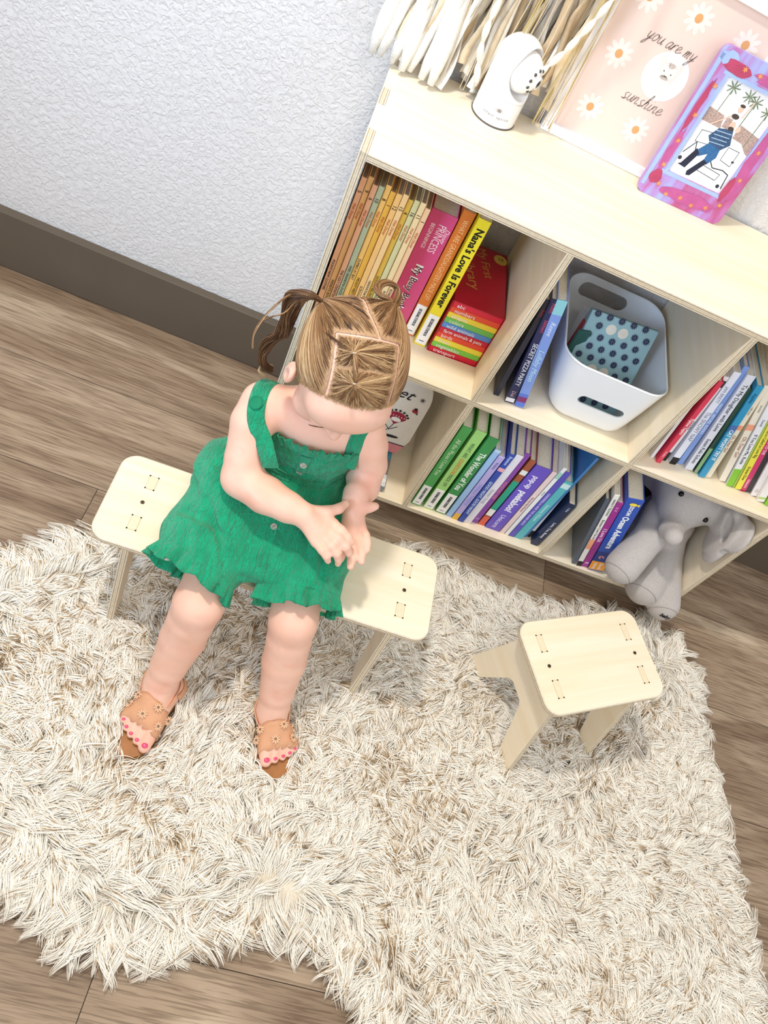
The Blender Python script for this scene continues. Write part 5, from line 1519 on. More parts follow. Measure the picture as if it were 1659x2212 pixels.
def ruffle(name, ring, outd, h, amp, waves, parent, closed=True, curl=.35, seed=0):
    """gathered frill: ring of points, out directions; hangs h along outd with waves"""
    r = random.Random(seed); n = len(ring); bm = bmesh.new(); K = 6; rows = []
    ph = [r.uniform(0, 6) for _ in range(4)]
    th = .0011
    for side in (1, -1):
        g = []
        for i in range(n):
            p = Vector(ring[i]); o = Vector(outd[i][0]); dn = Vector(outd[i][1])
            t = i / n * 2 * math.pi
            wv = math.sin(waves * t + ph[0] + .8 * math.sin(3 * t + ph[1])) + .35 * math.sin(waves * 2.3 * t + ph[2])
            col = []
            for k in range(K + 1):
                u = k / K
                col.append(bm.verts.new(p + dn * h * u * (1 + .10 * math.sin(waves * .5 * t + ph[3])) + o * (curl * h * u ** 1.3 + amp * wv * u ** .8 + side * th * .5)))
            g.append(col)
        rows.append(g)
    m_ = n if closed else n - 1
    for g in rows:
        for i in range(m_):
            for k in range(K): bm.faces.new((g[i][k], g[(i + 1) % n][k], g[(i + 1) % n][k + 1], g[i][k + 1]))
    for i in range(m_):
        j = (i + 1) % n
        bm.faces.new((rows[0][i][K], rows[0][j][K], rows[1][j][K], rows[1][i][K]))
    bmesh.ops.recalc_face_normals(bm, faces=bm.faces)
    return from_bm(name, bm, GREEN, parent, smooth=True)


def section_ring(bv, c, ax, n=90, rmax=.12, miss=.06, guard=None):
    ax = Vector(ax).normalized(); s = ax.orthogonal().normalized(); u = ax.cross(s); out = []
    last = miss
    for k in range(n):
        a = 2 * math.pi * k / n; d = s * math.cos(a) + u * math.sin(a)
        h = bv.ray_cast(Vector(c) + d * rmax, -d, rmax)
        L = (h[0] - Vector(c)).length if h[0] is not None else last
        last = L; out.append((Vector(c) + d * L, d))
    # smooth radius
    Ls = [(p - Vector(c)).length for p, d in out]
    for _ in range(3): Ls = [(Ls[i - 1] + 2 * Ls[i] + Ls[(i + 1) % n]) / 4 for i in range(n)]
    return [(Vector(c) + d * L, d) for L, (p, d) in zip(Ls, out)]


for c, ax, sd in (((-.012, -.692, .272), (-.28, -.91, -.30), 1), ((.153, -.676, .268), (.17, -.93, -.30), 2)):
    rg = section_ring(BV_R, c, ax, 150, .085, .05)
    axn = Vector(ax).normalized()
    ring = [p - axn * .001 for p, d in rg]
    ruffle('hem_ruffle', ring, [(d, axn) for p, d in rg], .026, .0050, 19, ROMPER, True, .14, sd)
# ruffled neckline
rg = section_ring(BV_R, (.076, -.510, .4270), (-.05, .30, .95), 440, .11, .07)
axn = Vector((-.05, .30, .95)).normalized()
ruffle('neck_ruffle', [p + axn * .002 + d * .0022 for p, d in rg], [(d, axn) for p, d in rg], .0165, .0030, 38, ROMPER, True, .34, 3)
# shirred waist rows and placket line
for zz, rr_ in ((.372, .0013), (.379, .0011), (.386, .0011)):
    rg = section_ring(BV_R, (.073, -.512, zz), (-.04, .12, 1), 120, .12, .07)
    tube('gather_row', [p + d * (.0004 + .0007 * math.sin(k * 1.9)) for k, (p, d) in enumerate(rg)], rr_, GREEN, ROMPER, 6, closed=True)
PL = []
for p in catmull([Vector(q) for q in ((.080, -.60, .452), (.082, -.60, .42), (.083, -.61, .395), (.084, -.63, .368), (.086, -.66, .352), (.086, -.70, .335), (.084, -.725, .300))], 6):
    cc = Vector((.078, p.y + .06 if p.z > .37 else p.y + .02, min(p.z, .345) if p.z < .37 else p.z - .005))
    d = (p - cc).normalized(); h = BV_R.ray_cast(cc + d * .12, -d, .14)
    if h[0] is not None: PL.append((h[0], h[1]))
ribbon3d('button_placket', [p + n * .0006 for p, n in PL], [n for p, n in PL], .0155, .0012, GREEN, ROMPER)
BUT = mat('#b9b3a4', .25, .25, 300, name='shell_button')
for i, fz in enumerate((.12, .34, .62, .80)):
    p, n = PL[int(fz * (len(PL) - 1))]
    s = n.orthogonal().normalized(); u = n.cross(s)
    bm = bmesh.new()
    bmesh.ops.create_cone(bm, cap_ends=True, radius1=.0050, radius2=.0044, depth=.0018, segments=24)
    r2 = bmesh.ops.create_cone(bm, cap_ends=True, radius1=.0030, radius2=.0030, depth=.0004, segments=20, matrix=Matrix.Translation((0, 0, .0010)))
    b = from_bm('button', bm, BUT, ROMPER, frame_M(p + n * .0026, s, u, n), smooth=False)
    bm = bmesh.new()
    for ax_ in (-1, 1): bmesh.ops.create_circle(bm, cap_ends=True, radius=.0007, segments=8, matrix=Matrix.Translation((ax_ * .0011, 0, .0013)))
    from_bm('button_hole', bm, DARK, b)
# cloth covered strap button on the child's right shoulder
c = Vector((-.0090, -.560, .502)); d = Vector((-.30, -.45, .85)).normalized()
h = BV_B.ray_cast(c + d * .05, -d, .1); q = (h[0] if h[0] is not None else c) + d * .0042
s = d.orthogonal().normalized(); u = d.cross(s)
bm = bmesh.new(); bmesh.ops.create_uvsphere(bm, u_segments=20, v_segments=10, radius=1)
bmesh.ops.transform(bm, matrix=frame_M(q, s * .0095, u * .0095, d * .0020), verts=bm.verts)
from_bm('covered_button', bm, mat('#0b7f58', .8, .05, 60, .4, 600), ROMPER, smooth=True)

# ------------------------------------------------------------------ sandals
TAN = mat('#d9a27c', .5, .05, 60, .2, 700, name='tan_leather'); INS = mat('#a9713f', .5, .08, 60, name='brown_insole'); SOLE = mat('#8f6a35', .7, .08, 60, name='rubber_sole')
GEM = mat('#8d8478', .2, .1, 60, metal=.7)


def sandal(heel, ball, tow, ank, inner, lab):
    heel = Vector(heel); ball = Vector(ball); tow = Vector(tow); ank = Vector(ank)
    f = (ball - heel); f.z = 0; f.normalize(); s = Vector((-f.y, f.x, 0)); up = Vector((0, 0, 1))
    root = empty('sandal', frame_M((heel.x, heel.y, .0), s, -f, up))
    root.parent = PERSON
    L = (tow - heel).dot(f) + .026
    # sole outline in local (x across, -y forward)
    ctrl = [(-.018, .020), (.018, .020), (.0215, -.01), (.0215, -.035), (.029, -.064), (.0310, -L + .022), (.016 if inner > 0 else .008, -L), (-.014 if inner < 0 else -.008, -L), (-.0310, -L + .022), (-.029, -.064), (-.0215, -.035), (-.0215, -.01)]
    ol = [(p.x, p.y) for p in catmull([Vector((a, b, 0)) for a, b in ctrl], 5, closed=True)]
    for nm, z0, z1, gx, mt in (('sole', .012, .0215, 1.06, SOLE), ('insole', .0205, .0242, 1.0, INS)):
        bm = bmesh.new(); A = [bm.verts.new((x * gx, y * (1.02 if gx > 1 else 1), z0)) for x, y in ol]; B = [bm.verts.new((x * gx, y * (1.02 if gx > 1 else 1), z1)) for x, y in ol]
        bm.faces.new(B); bm.faces.new(list(reversed(A)))
        for i in range(len(ol)): bm.faces.new((A[i], A[(i + 1) % len(ol)], B[(i + 1) % len(ol)], B[i]))
        bmesh.ops.recalc_face_normals(bm, faces=bm.faces)
        from_bm(nm, bm, mt, root)
    MI = frame_M((heel.x, heel.y, .0), s, -f, up).inverted()
    # vamp band over the toes: follow the foot surface in section planes
    rows = []
    y0s = [(ball - heel).dot(f) - .024 + .038 * k / 6 for k in range(7)]
    for yy in y0s:
        c = heel + f * yy; c.z = .030; row = []
        for k in range(19):
            a = math.radians(-12 + 204 * k / 18); d = s * math.cos(a) + up * math.sin(a)
            h = BV_B.ray_cast(c + d * .06, -d, .06); q = (h[0] if h[0] is not None else c + d * .022)
            if (q - c).length < .014: q = c + d * .026
            row.append((q + d * .0012, d))
        rows.append(row)
    for k in range(19):     # smooth lengthwise
        pass
    bm = bmesh.new(); T_ = []; B_ = []
    for i, row in enumerate(rows):
        sc_ = [0.0] * 19
        if i in (0, 6): sc_ = [.0022 * math.sin(k * 2.1) for k in range(19)]
        T_.append([bm.verts.new(MI @ (q + d * .0012 + f * sc_[k])) for k, (q, d) in enumerate(row)])
        B_.append([bm.verts.new(MI @ (q - d * .0002 + f * sc_[k])) for k, (q, d) in enumerate(row)])
    for i in range(6):
        for k in range(18):
            bm.faces.new((T_[i][k], T_[i][k + 1], T_[i + 1][k + 1], T_[i + 1][k])); bm.faces.new((B_[i][k], B_[i + 1][k], B_[i + 1][k + 1], B_[i][k + 1]))
    for k in range(18):
        bm.faces.new((T_[0][k], B_[0][k], B_[0][k + 1], T_[0][k + 1])); bm.faces.new((T_[6][k], T_[6][k + 1], B_[6][k + 1], B_[6][k]))
    for i in range(6):
        bm.faces.new((T_[i][0], T_[i + 1][0], B_[i + 1][0], B_[i][0])); bm.faces.new((T_[i][18], B_[i][18], B_[i + 1][18], T_[i + 1][18]))
    bmesh.ops.recalc_face_normals(bm, faces=bm.faces)
    from_bm('vamp', bm, TAN, root, smooth=True)
    # flowers on the vamp
    for (i, k, sz) in ((1, 3, 1), (1, 8, 1), (1, 13, 1), (4, 5, 1), (4, 10, 1.05), (3, 15, 1), (5, 1, .9), (2, 17, .9)):
        q, d = rows[i][k]; n = (d * .8 + up * .2).normalized(); a_ = n.orthogonal().normalized(); b_ = n.cross(a_)
        bm = bmesh.new()
        for pt in range(9):
            a = 2 * math.pi * pt / 9; e = a_ * math.cos(a) + b_ * math.sin(a); e2 = n.cross(e)
            pc = MI @ (q + n * .0040 + e * .0046 * sz)
            r0 = bmesh.ops.create_uvsphere(bm, u_segments=8, v_segments=6, radius=1)
            Mx = MI.to_3x3().to_4x4() @ frame_M((0, 0, 0), e * .0032 * sz, e2 * .0014 * sz, n * .0011); Mx.translation = pc
            bmesh.ops.transform(bm, matrix=Mx, verts=r0['verts'])
        fl = from_bm('flower', bm, mat('#e7bf9c', .45, .05, 60), root, smooth=True)
        bm = bmesh.new(); bmesh.ops.create_uvsphere(bm, u_segments=10, v_segments=6, radius=.0014); bmesh.ops.translate(bm, verts=bm.verts, vec=MI @ (q + n * .0050))
        g_ = from_bm('bead', bm, GEM, root, smooth=True)
    # ankle strap and heel counter
    ac = ank + Vector((0, 0, -.006)); axn = Vector((0, -.35, 1)).normalized()
    rg = section_ring(BV_B, ac, axn, 48, .045, .026)
    bm = bmesh.new(); R4 = []
    for p, d in rg: R4.append([bm.verts.new(MI @ v) for v in (p - axn * .0042 + d * .0002, p - axn * .0042 + d * .0021, p + axn * .0042 + d * .0021, p + axn * .0042 + d * .0002)])
    for i in range(48):
        for k in range(4): bm.faces.new((R4[i][k], R4[(i + 1) % 48][k], R4[(i + 1) % 48][(k + 1) % 4], R4[i][(k + 1) % 4]))
    bmesh.ops.recalc_face_normals(bm, faces=bm.faces)
    from_bm('ankle_strap', bm, TAN, root, smooth=True)
    bm = bmesh.new(); hh_ = []
    for k in range(17):
        a = math.radians(-25 + 230 * k / 16); d = -f * math.sin(a) + s * math.cos(a)
        col = []
        for z in (.0225, .034, .046, .058):
            c = Vector((heel.x, heel.y, z)) + (Vector((ank.x - heel.x, ank.y - heel.y, 0)) * max(0, (z - .043) / .03) * .3)
            h = BV_B.ray_cast(c + d * .05, -d, .05); q = (h[0] if h[0] is not None else c + d * .02) + d * .0014
            col.append((bm.verts.new(MI @ (q + d * .0012)), bm.verts.new(MI @ q)))
        hh_.append(col)
    for i in range(16):
        for k in range(3):
            bm.faces.new((hh_[i][k][0], hh_[i + 1][k][0], hh_[i + 1][k + 1][0], hh_[i][k + 1][0])); bm.faces.new((hh_[i][k][1], hh_[i][k + 1][1], hh_[i + 1][k + 1][1], hh_[i + 1][k][1]))
        bm.faces.new((hh_[i][3][0], hh_[i + 1][3][0], hh_[i + 1][3][1], hh_[i][3][1]))
    bmesh.ops.recalc_face_normals(bm, faces=bm.faces)
    from_bm('heel_counter', bm, TAN, root, smooth=True)
    bk = bmesh.new(); sd = s * (-1 if inner > 0 else 1)
    c = MI @ (ac + sd * .0285)
    bm_box(bk, c.x - .0012, c.x + .0012, c.y - .005, c.y + .005, c.z - .0055, c.z + .0055, .0004)
    from_bm('buckle', bk, mat('#a7835a', .3, .1, metal=.8), root)


sandal((.0180, -.785, .043), (-.0025, -.8450, .0385), (-.0050, -.875, .0345), (-.0004, -.7895, .070), 1, 'R')
sandal((.1800, -.765, .043), (.2040, -.8180, .0385), (.2130, -.842, .0345), (.1800, -.7745, .070), -1, 'L')

# ------------------------------------------------------------------ hair
def hair_mat(name, root, mid, tip, attr='tone', rough=.38, sheen=0.0):
    mt, nt, p = nodes(name)
    at = N(nt, 'ShaderNodeAttribute'); at.attribute_name = attr
    c = ramp(nt, at.outputs['Fac'], [(0.0, hx(root)), (0.5, hx(mid)), (1.0, hx(tip))])
    nt.links.new(c, p.inputs['Base Color']); p.inputs['Roughness'].default_value = rough; p.inputs['Specular IOR Level'].default_value = .35
    return mt


def strands(name, paths, radii, tones, mt, parent=None, tone_point=False):
    """hair curves: paths (n, k, 3), radii (k,) or (n, k), tones (n,) per strand or (n, k) per point"""
    n, k = paths.shape[:2]
    hc = bpy.data.hair_curves.new(name)
    hc.add_curves([k] * n)
    hc.points.foreach_set('position', paths.astype(np.float32).ravel())
    rr = np.broadcast_to(radii, (n, k)).astype(np.float32)
    ra = hc.attributes.get('radius') or hc.attributes.new('radius', 'FLOAT', 'POINT')
    ra.data.foreach_set('value', np.ascontiguousarray(rr).ravel())
    if tone_point:
        ta = hc.attributes.new('tone', 'FLOAT', 'POINT'); ta.data.foreach_set('value', tones.astype(np.float32).ravel())
    else:
        ta = hc.attributes.new('tone', 'FLOAT', 'CURVE'); ta.data.foreach_set('value', tones.astype(np.float32))
    hc.materials.append(mt)
    o = bpy.data.objects.new(name, hc); link(o, parent)
    return o


HAIRM = hair_mat('light_brown_hair', '#3c2416', '#9a724b', '#dcbf92')
HMI = HM.inverted()
SKC = np.array(SK[0]); SKR = np.array(SK[1])
TIE_R = np.array(HMI @ Vector((.0265, -.5110, .6630))); TIE_L = np.array(HMI @ Vector((.1075, -.4700, .6700)))
TIE1 = np.array([-.021, .0139, .0870]); TIE2 = np.array([-.015, -.0206, .0840])


def zline(y):
    return np.interp(y, [-.075, -.050, -.040, -.030, -.022, -.008, .004, .02, .06, .09], [.075, .066, .050, .030, -.010, -.016, -.020, -.040, -.050, -.046])


def xpart(y): return np.interp(y, [.035, .041, .067, .09], [.011, .009, -.003, -.004])


def sect(P_):
    x, y, z = P_.T
    hair = z > zline(y) + .0035 * np.sin(x * 160)
    box = (np.abs(x) < .0395) & (y < .0345) & (z > .035)
    s = np.where(box, np.where(y < -.004, 2, 1), np.where((x < -.0395) | ((y > .0345) & (x < xpart(y))), 3, 4))
    return np.where(hair, s, 0)


def part_dist(P_):
    x, y, z = P_.T
    d1 = np.where((y < .0345) & (z > .03), np.abs(np.abs(x) - .0395), 9)
    d2 = np.where(np.abs(x) < .0395, np.abs(y - .0345), 9)
    d3 = np.where(y > .0345, np.abs(x - xpart(y)), 9)
    return np.minimum(np.minimum(d1, d2), d3)


def on_skull(D, off=0.0): return SKC + D / np.linalg.norm(D / (SKR + off), axis=-1, keepdims=True)


def to_world(P_): return P_ @ HR.T + np.array(HC)


def scalp():
    """thin tinted layer on the scalp where hair grows, open along the partings"""
    nu, nv = 420, 260
    U_, V_ = np.meshgrid(np.linspace(0, 2 * np.pi, nu, endpoint=False), np.linspace(0.001, 2.35, nv), indexing='ij')
    D = np.stack([np.sin(V_) * np.cos(U_), np.sin(V_) * np.sin(U_), np.cos(V_)], -1)
    D = D * SKR
    P_ = on_skull(D.reshape(-1, 3), .0012)
    keep = (sect(P_) > 0) & (part_dist(P_) > .0011)
    keep = keep.reshape(nu, nv); idx = np.arange(nu * nv).reshape(nu, nv)
    k4 = keep[:, :-1] & np.roll(keep, -1, 0)[:, :-1] & keep[:, 1:] & np.roll(keep, -1, 0)[:, 1:]
    a = idx[:, :-1][k4]; b = np.roll(idx, -1, 0)[:, :-1][k4]; c = np.roll(idx, -1, 0)[:, 1:][k4]; d = idx[:, 1:][k4]
    return from_np('scalp_hair', to_world(P_), np.stack([a, d, c, b], 1), mat('#b08c68', .6, .2, 300, name='downy_scalp_hair'), PERSON)


HAIR = scalp()


def grow():
    n = 15000; r = rng
    D = r.normal(size=(n * 3, 3)) * SKR
    P0 = on_skull(D, .001)
    s = sect(P0); pd = part_dist(P0)
    ok = (s > 0) & (pd > .0004 + .0026 * r.random(len(s)) ** 1.5)
    P0, s = P0[ok], s[ok]
    T_ = np.stack([TIE1, TIE2, TIE_R, TIE_L])[s - 1]
    K = 11; t = np.linspace(0, 1, K)[None, :, None]
    # great-circle like path over the skull
    a = (P0 - SKC) / SKR; b = (T_ - SKC) / SKR
    an = a / np.linalg.norm(a, axis=1, keepdims=True); bn = b / np.linalg.norm(b, axis=1, keepdims=True)
    om = np.arccos(np.clip((an * bn).sum(1), -1, 1))[:, None, None]
    so = np.sin(om) + 1e-6
    W = np.sin((1 - t) * om) / so * an[:, None] + np.sin(t * om) / so * bn[:, None]
    wob = r.normal(size=(len(P0), 1, 3)) * .018 * np.sin(np.pi * t)
    W = W + wob; W /= np.linalg.norm(W, axis=2, keepdims=True)
    layer = r.random((len(P0), 1, 1))
    lift = .0006 + .0030 * layer * np.minimum(1, t * 5) + .0016 * t ** 3
    fin = np.linalg.norm(b, axis=1)[:, None, None]
    rad = (1 - t ** 3) * 1.0 + t ** 3 * fin
    Pp = SKC + W * SKR * rad * (1 + 0 * t) + W * lift
    Pp[:, -1] = T_ + r.normal(size=T_.shape) * .0011
    L = np.linalg.norm(P0 - T_, axis=1)
    az = np.arctan2(P0[:, 1] - T_[:, 1], P0[:, 0] - T_[:, 0])
    tone = np.clip(.52 + .17 * r.normal(size=len(P0)) + .20 * np.sin(az * 17 + 2 * np.sin(az * 5)) - .12 * (s == 4) - .22 * ((s == 3) & (P0[:, 1] > .030)) - .10 * (P0[:, 2] < .02), 0, 1)
    strands('hair_strands', to_world(Pp.reshape(-1, 3)).reshape(Pp.shape), np.array([.00022] + [.00034] * (K - 2) + [.0002]), tone, HAIRM, HAIR)
    # short wispy hair at the front hairline
    m = 1200
    D = r.normal(size=(m * 25, 3)) * SKR; P1 = on_skull(D, .001)
    dz = P1[:, 2] - zline(P1[:, 1])
    P1 = P1[(np.abs(dz) < .006) & (P1[:, 1] < .01)][:m]
    tdir = np.stack([np.zeros(len(P1)), np.full(len(P1), .5), np.full(len(P1), .9)], 1) + r.normal(size=P1.shape) * .4
    nrm = (P1 - SKC) / SKR ** 2; nrm /= np.linalg.norm(nrm, axis=1, keepdims=True)
    tdir -= nrm * (tdir * nrm).sum(1, keepdims=True); tdir /= np.linalg.norm(tdir, axis=1, keepdims=True)
    t2 = np.linspace(0, 1, 4)[None, :, None]
    Pw = P1[:, None] + tdir[:, None] * t2 * .009 + nrm[:, None] * (.0004 + .0014 * t2)
    strands('hairline_down', to_world(Pw.reshape(-1, 3)).reshape(Pw.shape), np.array([.0002, .00018, .00014, .00006]), .75 + .2 * r.random(len(P1)), HAIRM, HAIR)


grow()


def lock(name, pts, wid, n, tone, parent, seed=0, flare=1.0, taper=.35):
    """bundle of strands following a guide curve"""
    r = np.random.default_rng(seed)
    G_ = np.array([tuple(v) for v in catmull(pts, 5)]); K = len(G_)
    T_ = np.gradient(G_, axis=0); T_ /= np.linalg.norm(T_, axis=1, keepdims=True)
    up = np.array([.2, .5, .8]); A = np.cross(T_, up); A /= np.linalg.norm(A, axis=1, keepdims=True); B = np.cross(A, T_)
    t = np.linspace(0, 1, K)
    w = np.interp(t, np.linspace(0, 1, len(wid)), wid)
    ang = r.uniform(0, 2 * np.pi, (n, 1)); rad = np.sqrt(r.random((n, 1)))
    tw = ang + r.normal(size=(n, 1)) * .35 * t[None] * 3
    off = (np.cos(tw) * rad * w)[..., None] * A + (np.sin(tw) * rad * w * .55)[..., None] * B
    Pp = G_[None] + off + (r.normal(size=(n, 1, 3)) * .0016 * (t ** 2)[None, :, None]) * flare
    sh = r.uniform(0, .12, n)
    tones = np.clip(tone + .18 * r.normal(size=n), 0, 1)
    return strands(name, Pp, np.interp(t, [0, .7, 1], [.00034, .00032, .00008]), tones, HAIRM, parent)


wR = [(.0265, -.5110, .6630), (.0090, -.5147, .6700), (-.0070, -.5143, .6600), (-.0105, -.5156, .6400), (-.0080, -.5171, .6150), (-.0100, -.5167, .5950), (-.0190, -.5182, .5780), (-.0230, -.5186, .5580), (-.0190, -.5229, .5400), (-.0070, -.5145, .5240)]
lock('pigtail', wR, [.002, .0080, .0110, .0105, .0090, .0080, .0072, .0062, .0048, .0014], 1300, .07, HAIR, 1)
lock('pigtail', [(.0265, -.5110, .6630), (.010, -.512, .664), (-.001, -.513, .650), (-.0030, -.5150, .628), (-.0040, -.5160, .606), (-.0030, -.515, .592)], [.002, .005, .006, .005, .004, .001], 560, .14, HAIR, 2)
lock('loose_wisp', [(.0245, -.5094, .664), (-.001, -.5134, .670), (-.0164, -.5225, .660), (-.027, -.5343, .645), (-.0346, -.5461, .630), (-.0377, -.5578, .615), (-.0339, -.5656, .600)], [.001, .0015, .0015, .0015, .001, .0005, .0003], 46, .35, HAIR, 3, .4)
lock('loose_wisp', [(-.0047, -.5179, .655), (-.0128, -.5283, .640), (-.0263, -.5345, .630), (-.0369, -.5407, .620)], [.0008, .0012, .001, .0004], 28, .3, HAIR, 4, .4)
lock('loose_wisp', [(-.0063, -.5113, .530), (-.0185, -.5137, .530), (-.0208, -.5240, .525), (-.0117, -.5248, .520)], [.0006, .001, .001, .0004], 16, .8, HAIR, 5, 1.0)
wL = [(.1075, -.4700, .6700), (.0992, -.4650, .6720), (.0894, -.4630, .6700), (.0830, -.4508, .6670), (.0848, -.4330, .6620), (.0936, -.4150, .6560), (.1061, -.4050, .6480), (.1134, -.4130, .6430), (.1134, -.4300, .6420), (.1090, -.4500, .6450), (.1075, -.4640, .6560)]
lock('looped_pigtail', wL, [.002, .0050, .0060, .0060, .0055, .0055, .0055, .0055, .0050, .0045, .003], 900, .36, HAIR, 6, .6)
hw = lambda a: tuple(to_world(np.array([a]))[0])
lock('front_tail', [hw((-.021, .0139, .0880)), hw((-.020, .006, .0940)), hw((-.0185, -.006, .0935)), hw((-.0165, -.0150, .0890)), hw((-.015, -.0206, .0850))], [.0012, .0042, .0048, .0040, .0012], 380, .40, HAIR, 7, .2)
lock('front_tail', [hw((-.015, -.0206, .0850)), hw((-.0145, -.0270, .0870)), hw((-.0142, -.0340, .0830)), hw((-.0140, -.0400, .0770))], [.0012, .0028, .0028, .0012], 240, .32, HAIR, 8, .5)
lock('side_strand', [hw(tuple(on_skull(np.array([q]) - SKC, .003)[0])) for q in ((-.050, .034, .058), (-.043, .028, .070), (-.034, .021, .078), (-.026, .016, .084))] + [hw((-.021, .0139, .0875))], [.0008, .0020, .0022, .0018, .0010], 170, .10, HAIR, 9, .1)
for p_ in (TIE1 + (0, 0, .001), TIE2 + (0, 0, .001), TIE_R, TIE_L):
    w_ = to_world(np.array([p_]))[0]
    bm = bmesh.new(); ax = Vector((-.3, .4, .8)).normalized(); s_ = ax.orthogonal().normalized(); u_ = ax.cross(s_)
    o = tube('hair_elastic', [Vector(w_) + (s_ * math.cos(a) + u_ * math.sin(a)) * .0021 for a in [2 * math.pi * k / 16 for k in range(16)]], .0009, mat('#e9dfd2', .2, .02), HAIR, 7, closed=True)
    bm.free()

# ------------------------------------------------------------------ shaggy faux fur rug
OUT = np.array([(-.345, -.705), (-.290, -.640), (-.204, -.570), (-.10, -.520), (.017, -.474), (.206, -.415), (.377, -.366), (.494, -.370), (.592, -.383), (.702, -.376), (.850, -.331), (.957, -.329), (1.034, -.353), (1.042, -.405), (1.047, -.506), (1.073, -.618), (1.086, -.716), (1.110, -.805), (1.122, -.882), (1.134, -.955), (1.143, -1.033), (1.13, -1.2), (1.0, -1.36), (.7, -1.42), (.53, -1.30), (.468, -1.165), (.405, -1.108), (.352, -1.078), (.262, -1.068), (.216, -1.090), (.115, -1.132), (.051, -1.152), (-.009, -1.130), (-.080, -1.095), (-.2, -1.06), (-.34, -.95), (-.385, -.80)])


def poly_sd(P_, poly):
    """signed distance to a polygon (negative inside) and direction to the nearest edge point"""
    A = poly; B = np.roll(poly, -1, 0)
    best = np.full(len(P_), 9.0); near = np.zeros_like(P_); inside = np.zeros(len(P_), bool)
    for a, b in zip(A, B):
        ab = b - a; t = np.clip(((P_ - a) @ ab) / (ab @ ab), 0, 1); q = a + t[:, None] * ab
        d = np.linalg.norm(P_ - q, axis=1); m_ = d < best; best[m_] = d[m_]; near[m_] = q[m_]
        c = (a[1] > P_[:, 1]) != (b[1] > P_[:, 1])
        xi = a[0] + (P_[:, 1] - a[1]) / (b[1] - a[1] + 1e-12) * (b[0] - a[0]); inside ^= c & (P_[:, 0] < xi)
    return np.where(inside, -best, best), near


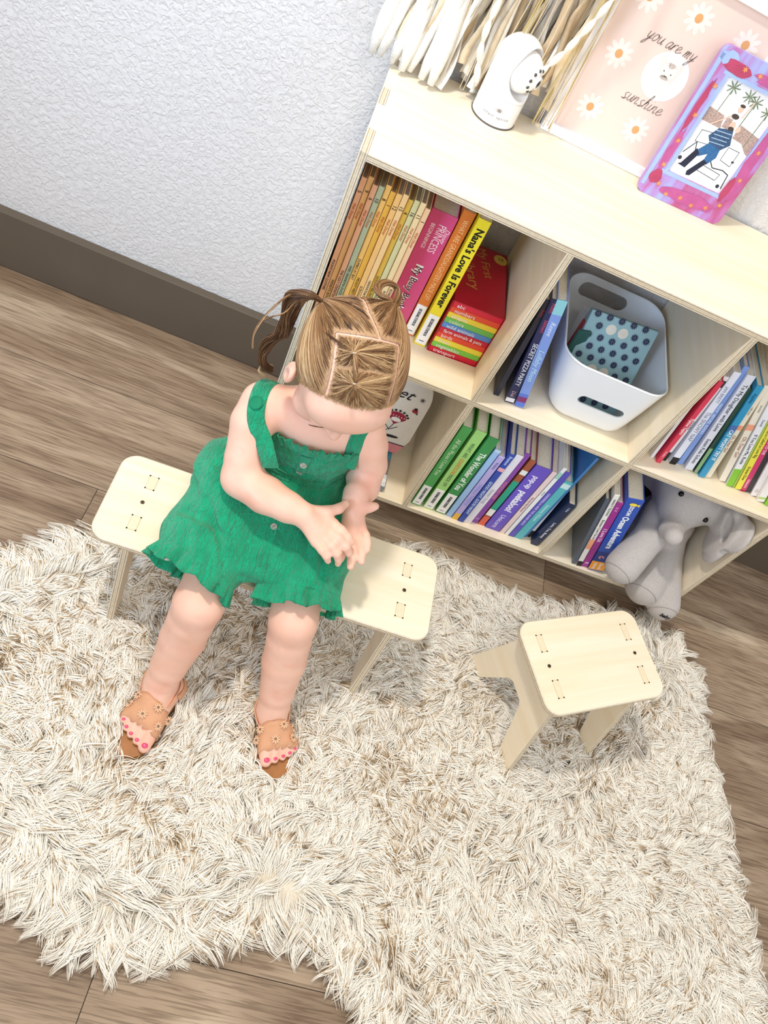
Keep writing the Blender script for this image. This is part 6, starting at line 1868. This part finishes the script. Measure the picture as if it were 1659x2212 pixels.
def rug():
    r = np.random.default_rng(21)
    sm = np.array([tuple(v)[:2] for v in catmull([Vector((a, b, 0)) for a, b in OUT], 4, closed=True)])
    bm = bmesh.new()
    T_ = [bm.verts.new((x, y, .008)) for x, y in sm]; B_ = [bm.verts.new((x, y, .0006)) for x, y in sm]
    bm.faces.new(T_); bm.faces.new(list(reversed(B_)))
    for i in range(len(sm)): bm.faces.new((T_[i], B_[i], B_[(i + 1) % len(sm)], T_[(i + 1) % len(sm)]))
    bmesh.ops.recalc_face_normals(bm, faces=bm.faces); bmesh.ops.triangulate(bm, faces=[f for f in bm.faces if len(f.verts) > 4])
    root = from_bm('fur_rug', bm, mat('#e6dccb', .95, .05, 60, name='rug_backing'))
    tag(root, 'shaggy cream faux fur rug with brown tips on the plank floor', 'rug')
    # tufts
    NT = 11500; per = 30; K = 7
    C = np.stack([r.uniform(-.40, 1.16, NT * 3), r.uniform(-1.43, -.31, NT * 3)], 1)
    sd, near = poly_sd(C, sm); ok = sd < -.020; sd = sd + .018; C, sd, near = C[ok][:NT], sd[ok][:NT], near[ok][:NT]
    n = len(C)
    # flow direction: swirling field, outwards near the edge
    x, y = C.T
    ang = 1.5 * np.sin(x * 5.1 + 1.3) + 1.3 * np.sin(y * 6.3 + .7 + 1.4 * np.sin(x * 4)) + .9 * np.sin(x * 13 - y * 11) + .45 * np.sin(x * 29 + y * 23) + r.normal(size=n) * .38
    d = np.stack([np.cos(ang - .9), np.sin(ang - .9)], 1)
    outv = near - C; outv /= np.linalg.norm(outv, axis=1, keepdims=True) + 1e-9
    we = np.clip(1 + sd / .05, 0, 1)[:, None] ** .7
    d = d * (1 - we) + outv * we * 1.3; d /= np.linalg.norm(d, axis=1, keepdims=True)
    # brown-tipped patches
    pn = .5 + .5 * np.sin(x * 9 + 2 * np.sin(y * 7)) * np.cos(y * 11 + 1.5 * np.sin(x * 8)) + .35 * np.sin(x * 31 + y * 17) * np.sin(y * 37 - x * 12)
    bench_zone = np.exp(-((x - .12) ** 2 / .09 + (y + .66) ** 2 / .03))  # more brown-tipped strands around the bench and child
    brown = np.clip(.30 + .75 * (pn - .5) + .25 * r.normal(size=n) + .25 * bench_zone, 0, 1) * (1 - .6 * we[:, 0])
    Ln = .050 + .016 * r.random(n) - .008 * brown + .012 * we[:, 0]
    P_ = np.zeros((n, per, K, 3)); t = np.linspace(0, 1, K)
    rt = r.normal(size=(n, per, 2)) * .0062
    side = np.stack([-d[:, 1], d[:, 0]], 1)
    cu = r.normal(size=n) * .45; ph = r.uniform(0, 6.28, n)
    ll = Ln[:, None] * (.82 + .3 * r.random((n, per)))
    hgt = (.016 + .012 * r.random(n))[:, None] * (.8 + .4 * r.random((n, per)))
    cl = r.random((n, per)) * .45 + .02            # how far the tips gather
    for k in range(K):
        u = t[k]
        fwd = ll * (u - .12 * u ** 2)
        lat = Ln[:, None] * (cu[:, None] * u ** 2 + .10 * np.sin(ph[:, None] + u * 5.5) * u)
        base = C[:, None, :] + rt * (1 - u ** 1.3 * (1 - cl[..., None] * .8))
        q = base + d[:, None, :] * fwd[..., None] + side[:, None, :] * lat[..., None]
        z = .006 + hgt * np.sin(np.minimum(1.0, u * 1.35) * math.pi * .5) * 1.0 - (.5 * hgt) * max(0, u - .55) / .45
        z = z - (we * .006) * u
        P_[:, :, k, :2] = q; P_[:, :, k, 2] = np.maximum(z, .0015)
    P_ = P_.reshape(n * per, K, 3)
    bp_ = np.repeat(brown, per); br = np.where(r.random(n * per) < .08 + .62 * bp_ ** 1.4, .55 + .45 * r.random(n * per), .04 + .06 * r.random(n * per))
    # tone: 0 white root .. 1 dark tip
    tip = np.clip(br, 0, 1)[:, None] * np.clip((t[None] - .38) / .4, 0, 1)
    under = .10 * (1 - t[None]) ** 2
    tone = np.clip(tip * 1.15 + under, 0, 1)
    # keep clear of feet, bench and stool legs
    keep = np.ones(len(P_), bool)
    for (cx, cy, ex, ey, a) in ((.004, -.838, .028, .062, -.20), (.200, -.812, .028, .060, .28)):
        for k in range(0, K):
            dx = P_[:, k, 0] - cx; dy = P_[:, k, 1] - cy
            u_ = dx * math.cos(a) + dy * math.sin(a); v_ = -dx * math.sin(a) + dy * math.cos(a)
            keep &= ~(((u_ / ex) ** 2 + (v_ / ey) ** 2 < 1) & (P_[:, k, 2] > (.010)))
    P_, tone = P_[keep], tone[keep]
    mt, nt, p = nodes('faux_fur')
    at = N(nt, 'ShaderNodeAttribute'); at.attribute_name = 'tone'
    c = ramp(nt, at.outputs['Fac'], [(0.0, hx('#fffcf5')), (.2, hx('#fbf3e4')), (.5, hx('#bfa37c')), (1.0, hx('#70583a'))])
    nt.links.new(c, p.inputs['Base Color']); p.inputs['Roughness'].default_value = .7; p.inputs['Specular IOR Level'].default_value = .2
    rad = np.array([.00055, .00064, .00064, .00060, .00050, .00036, .00010])
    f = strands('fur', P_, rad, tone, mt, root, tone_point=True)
    f['kind'] = 'stuff'


rug()

# ------------------------------------------------------------------ lettering: fit to its place and turn into mesh
bpy.context.view_layer.update()
_dg = bpy.context.evaluated_depsgraph_get()
for o, ml, mh in TEXTS:
    me = bpy.data.meshes.new_from_object(o.evaluated_get(_dg))
    xs = [v.co.x for v in me.vertices] or [0]
    lx = max(xs) - min(xs)
    s = ml / lx if ml and lx > ml else 1.0
    if s != 1.0:
        for v in me.vertices: v.co.x *= s
    nm = o.name.split('.')[0]; pa = o.parent; mb = o.matrix_local.copy()
    o.name = 'old_curve'
    q = bpy.data.objects.new(nm, me); COL.objects.link(q); q.parent = pa; q.matrix_local = mb
    bpy.data.objects.remove(o)
bpy.context.view_layer.update()
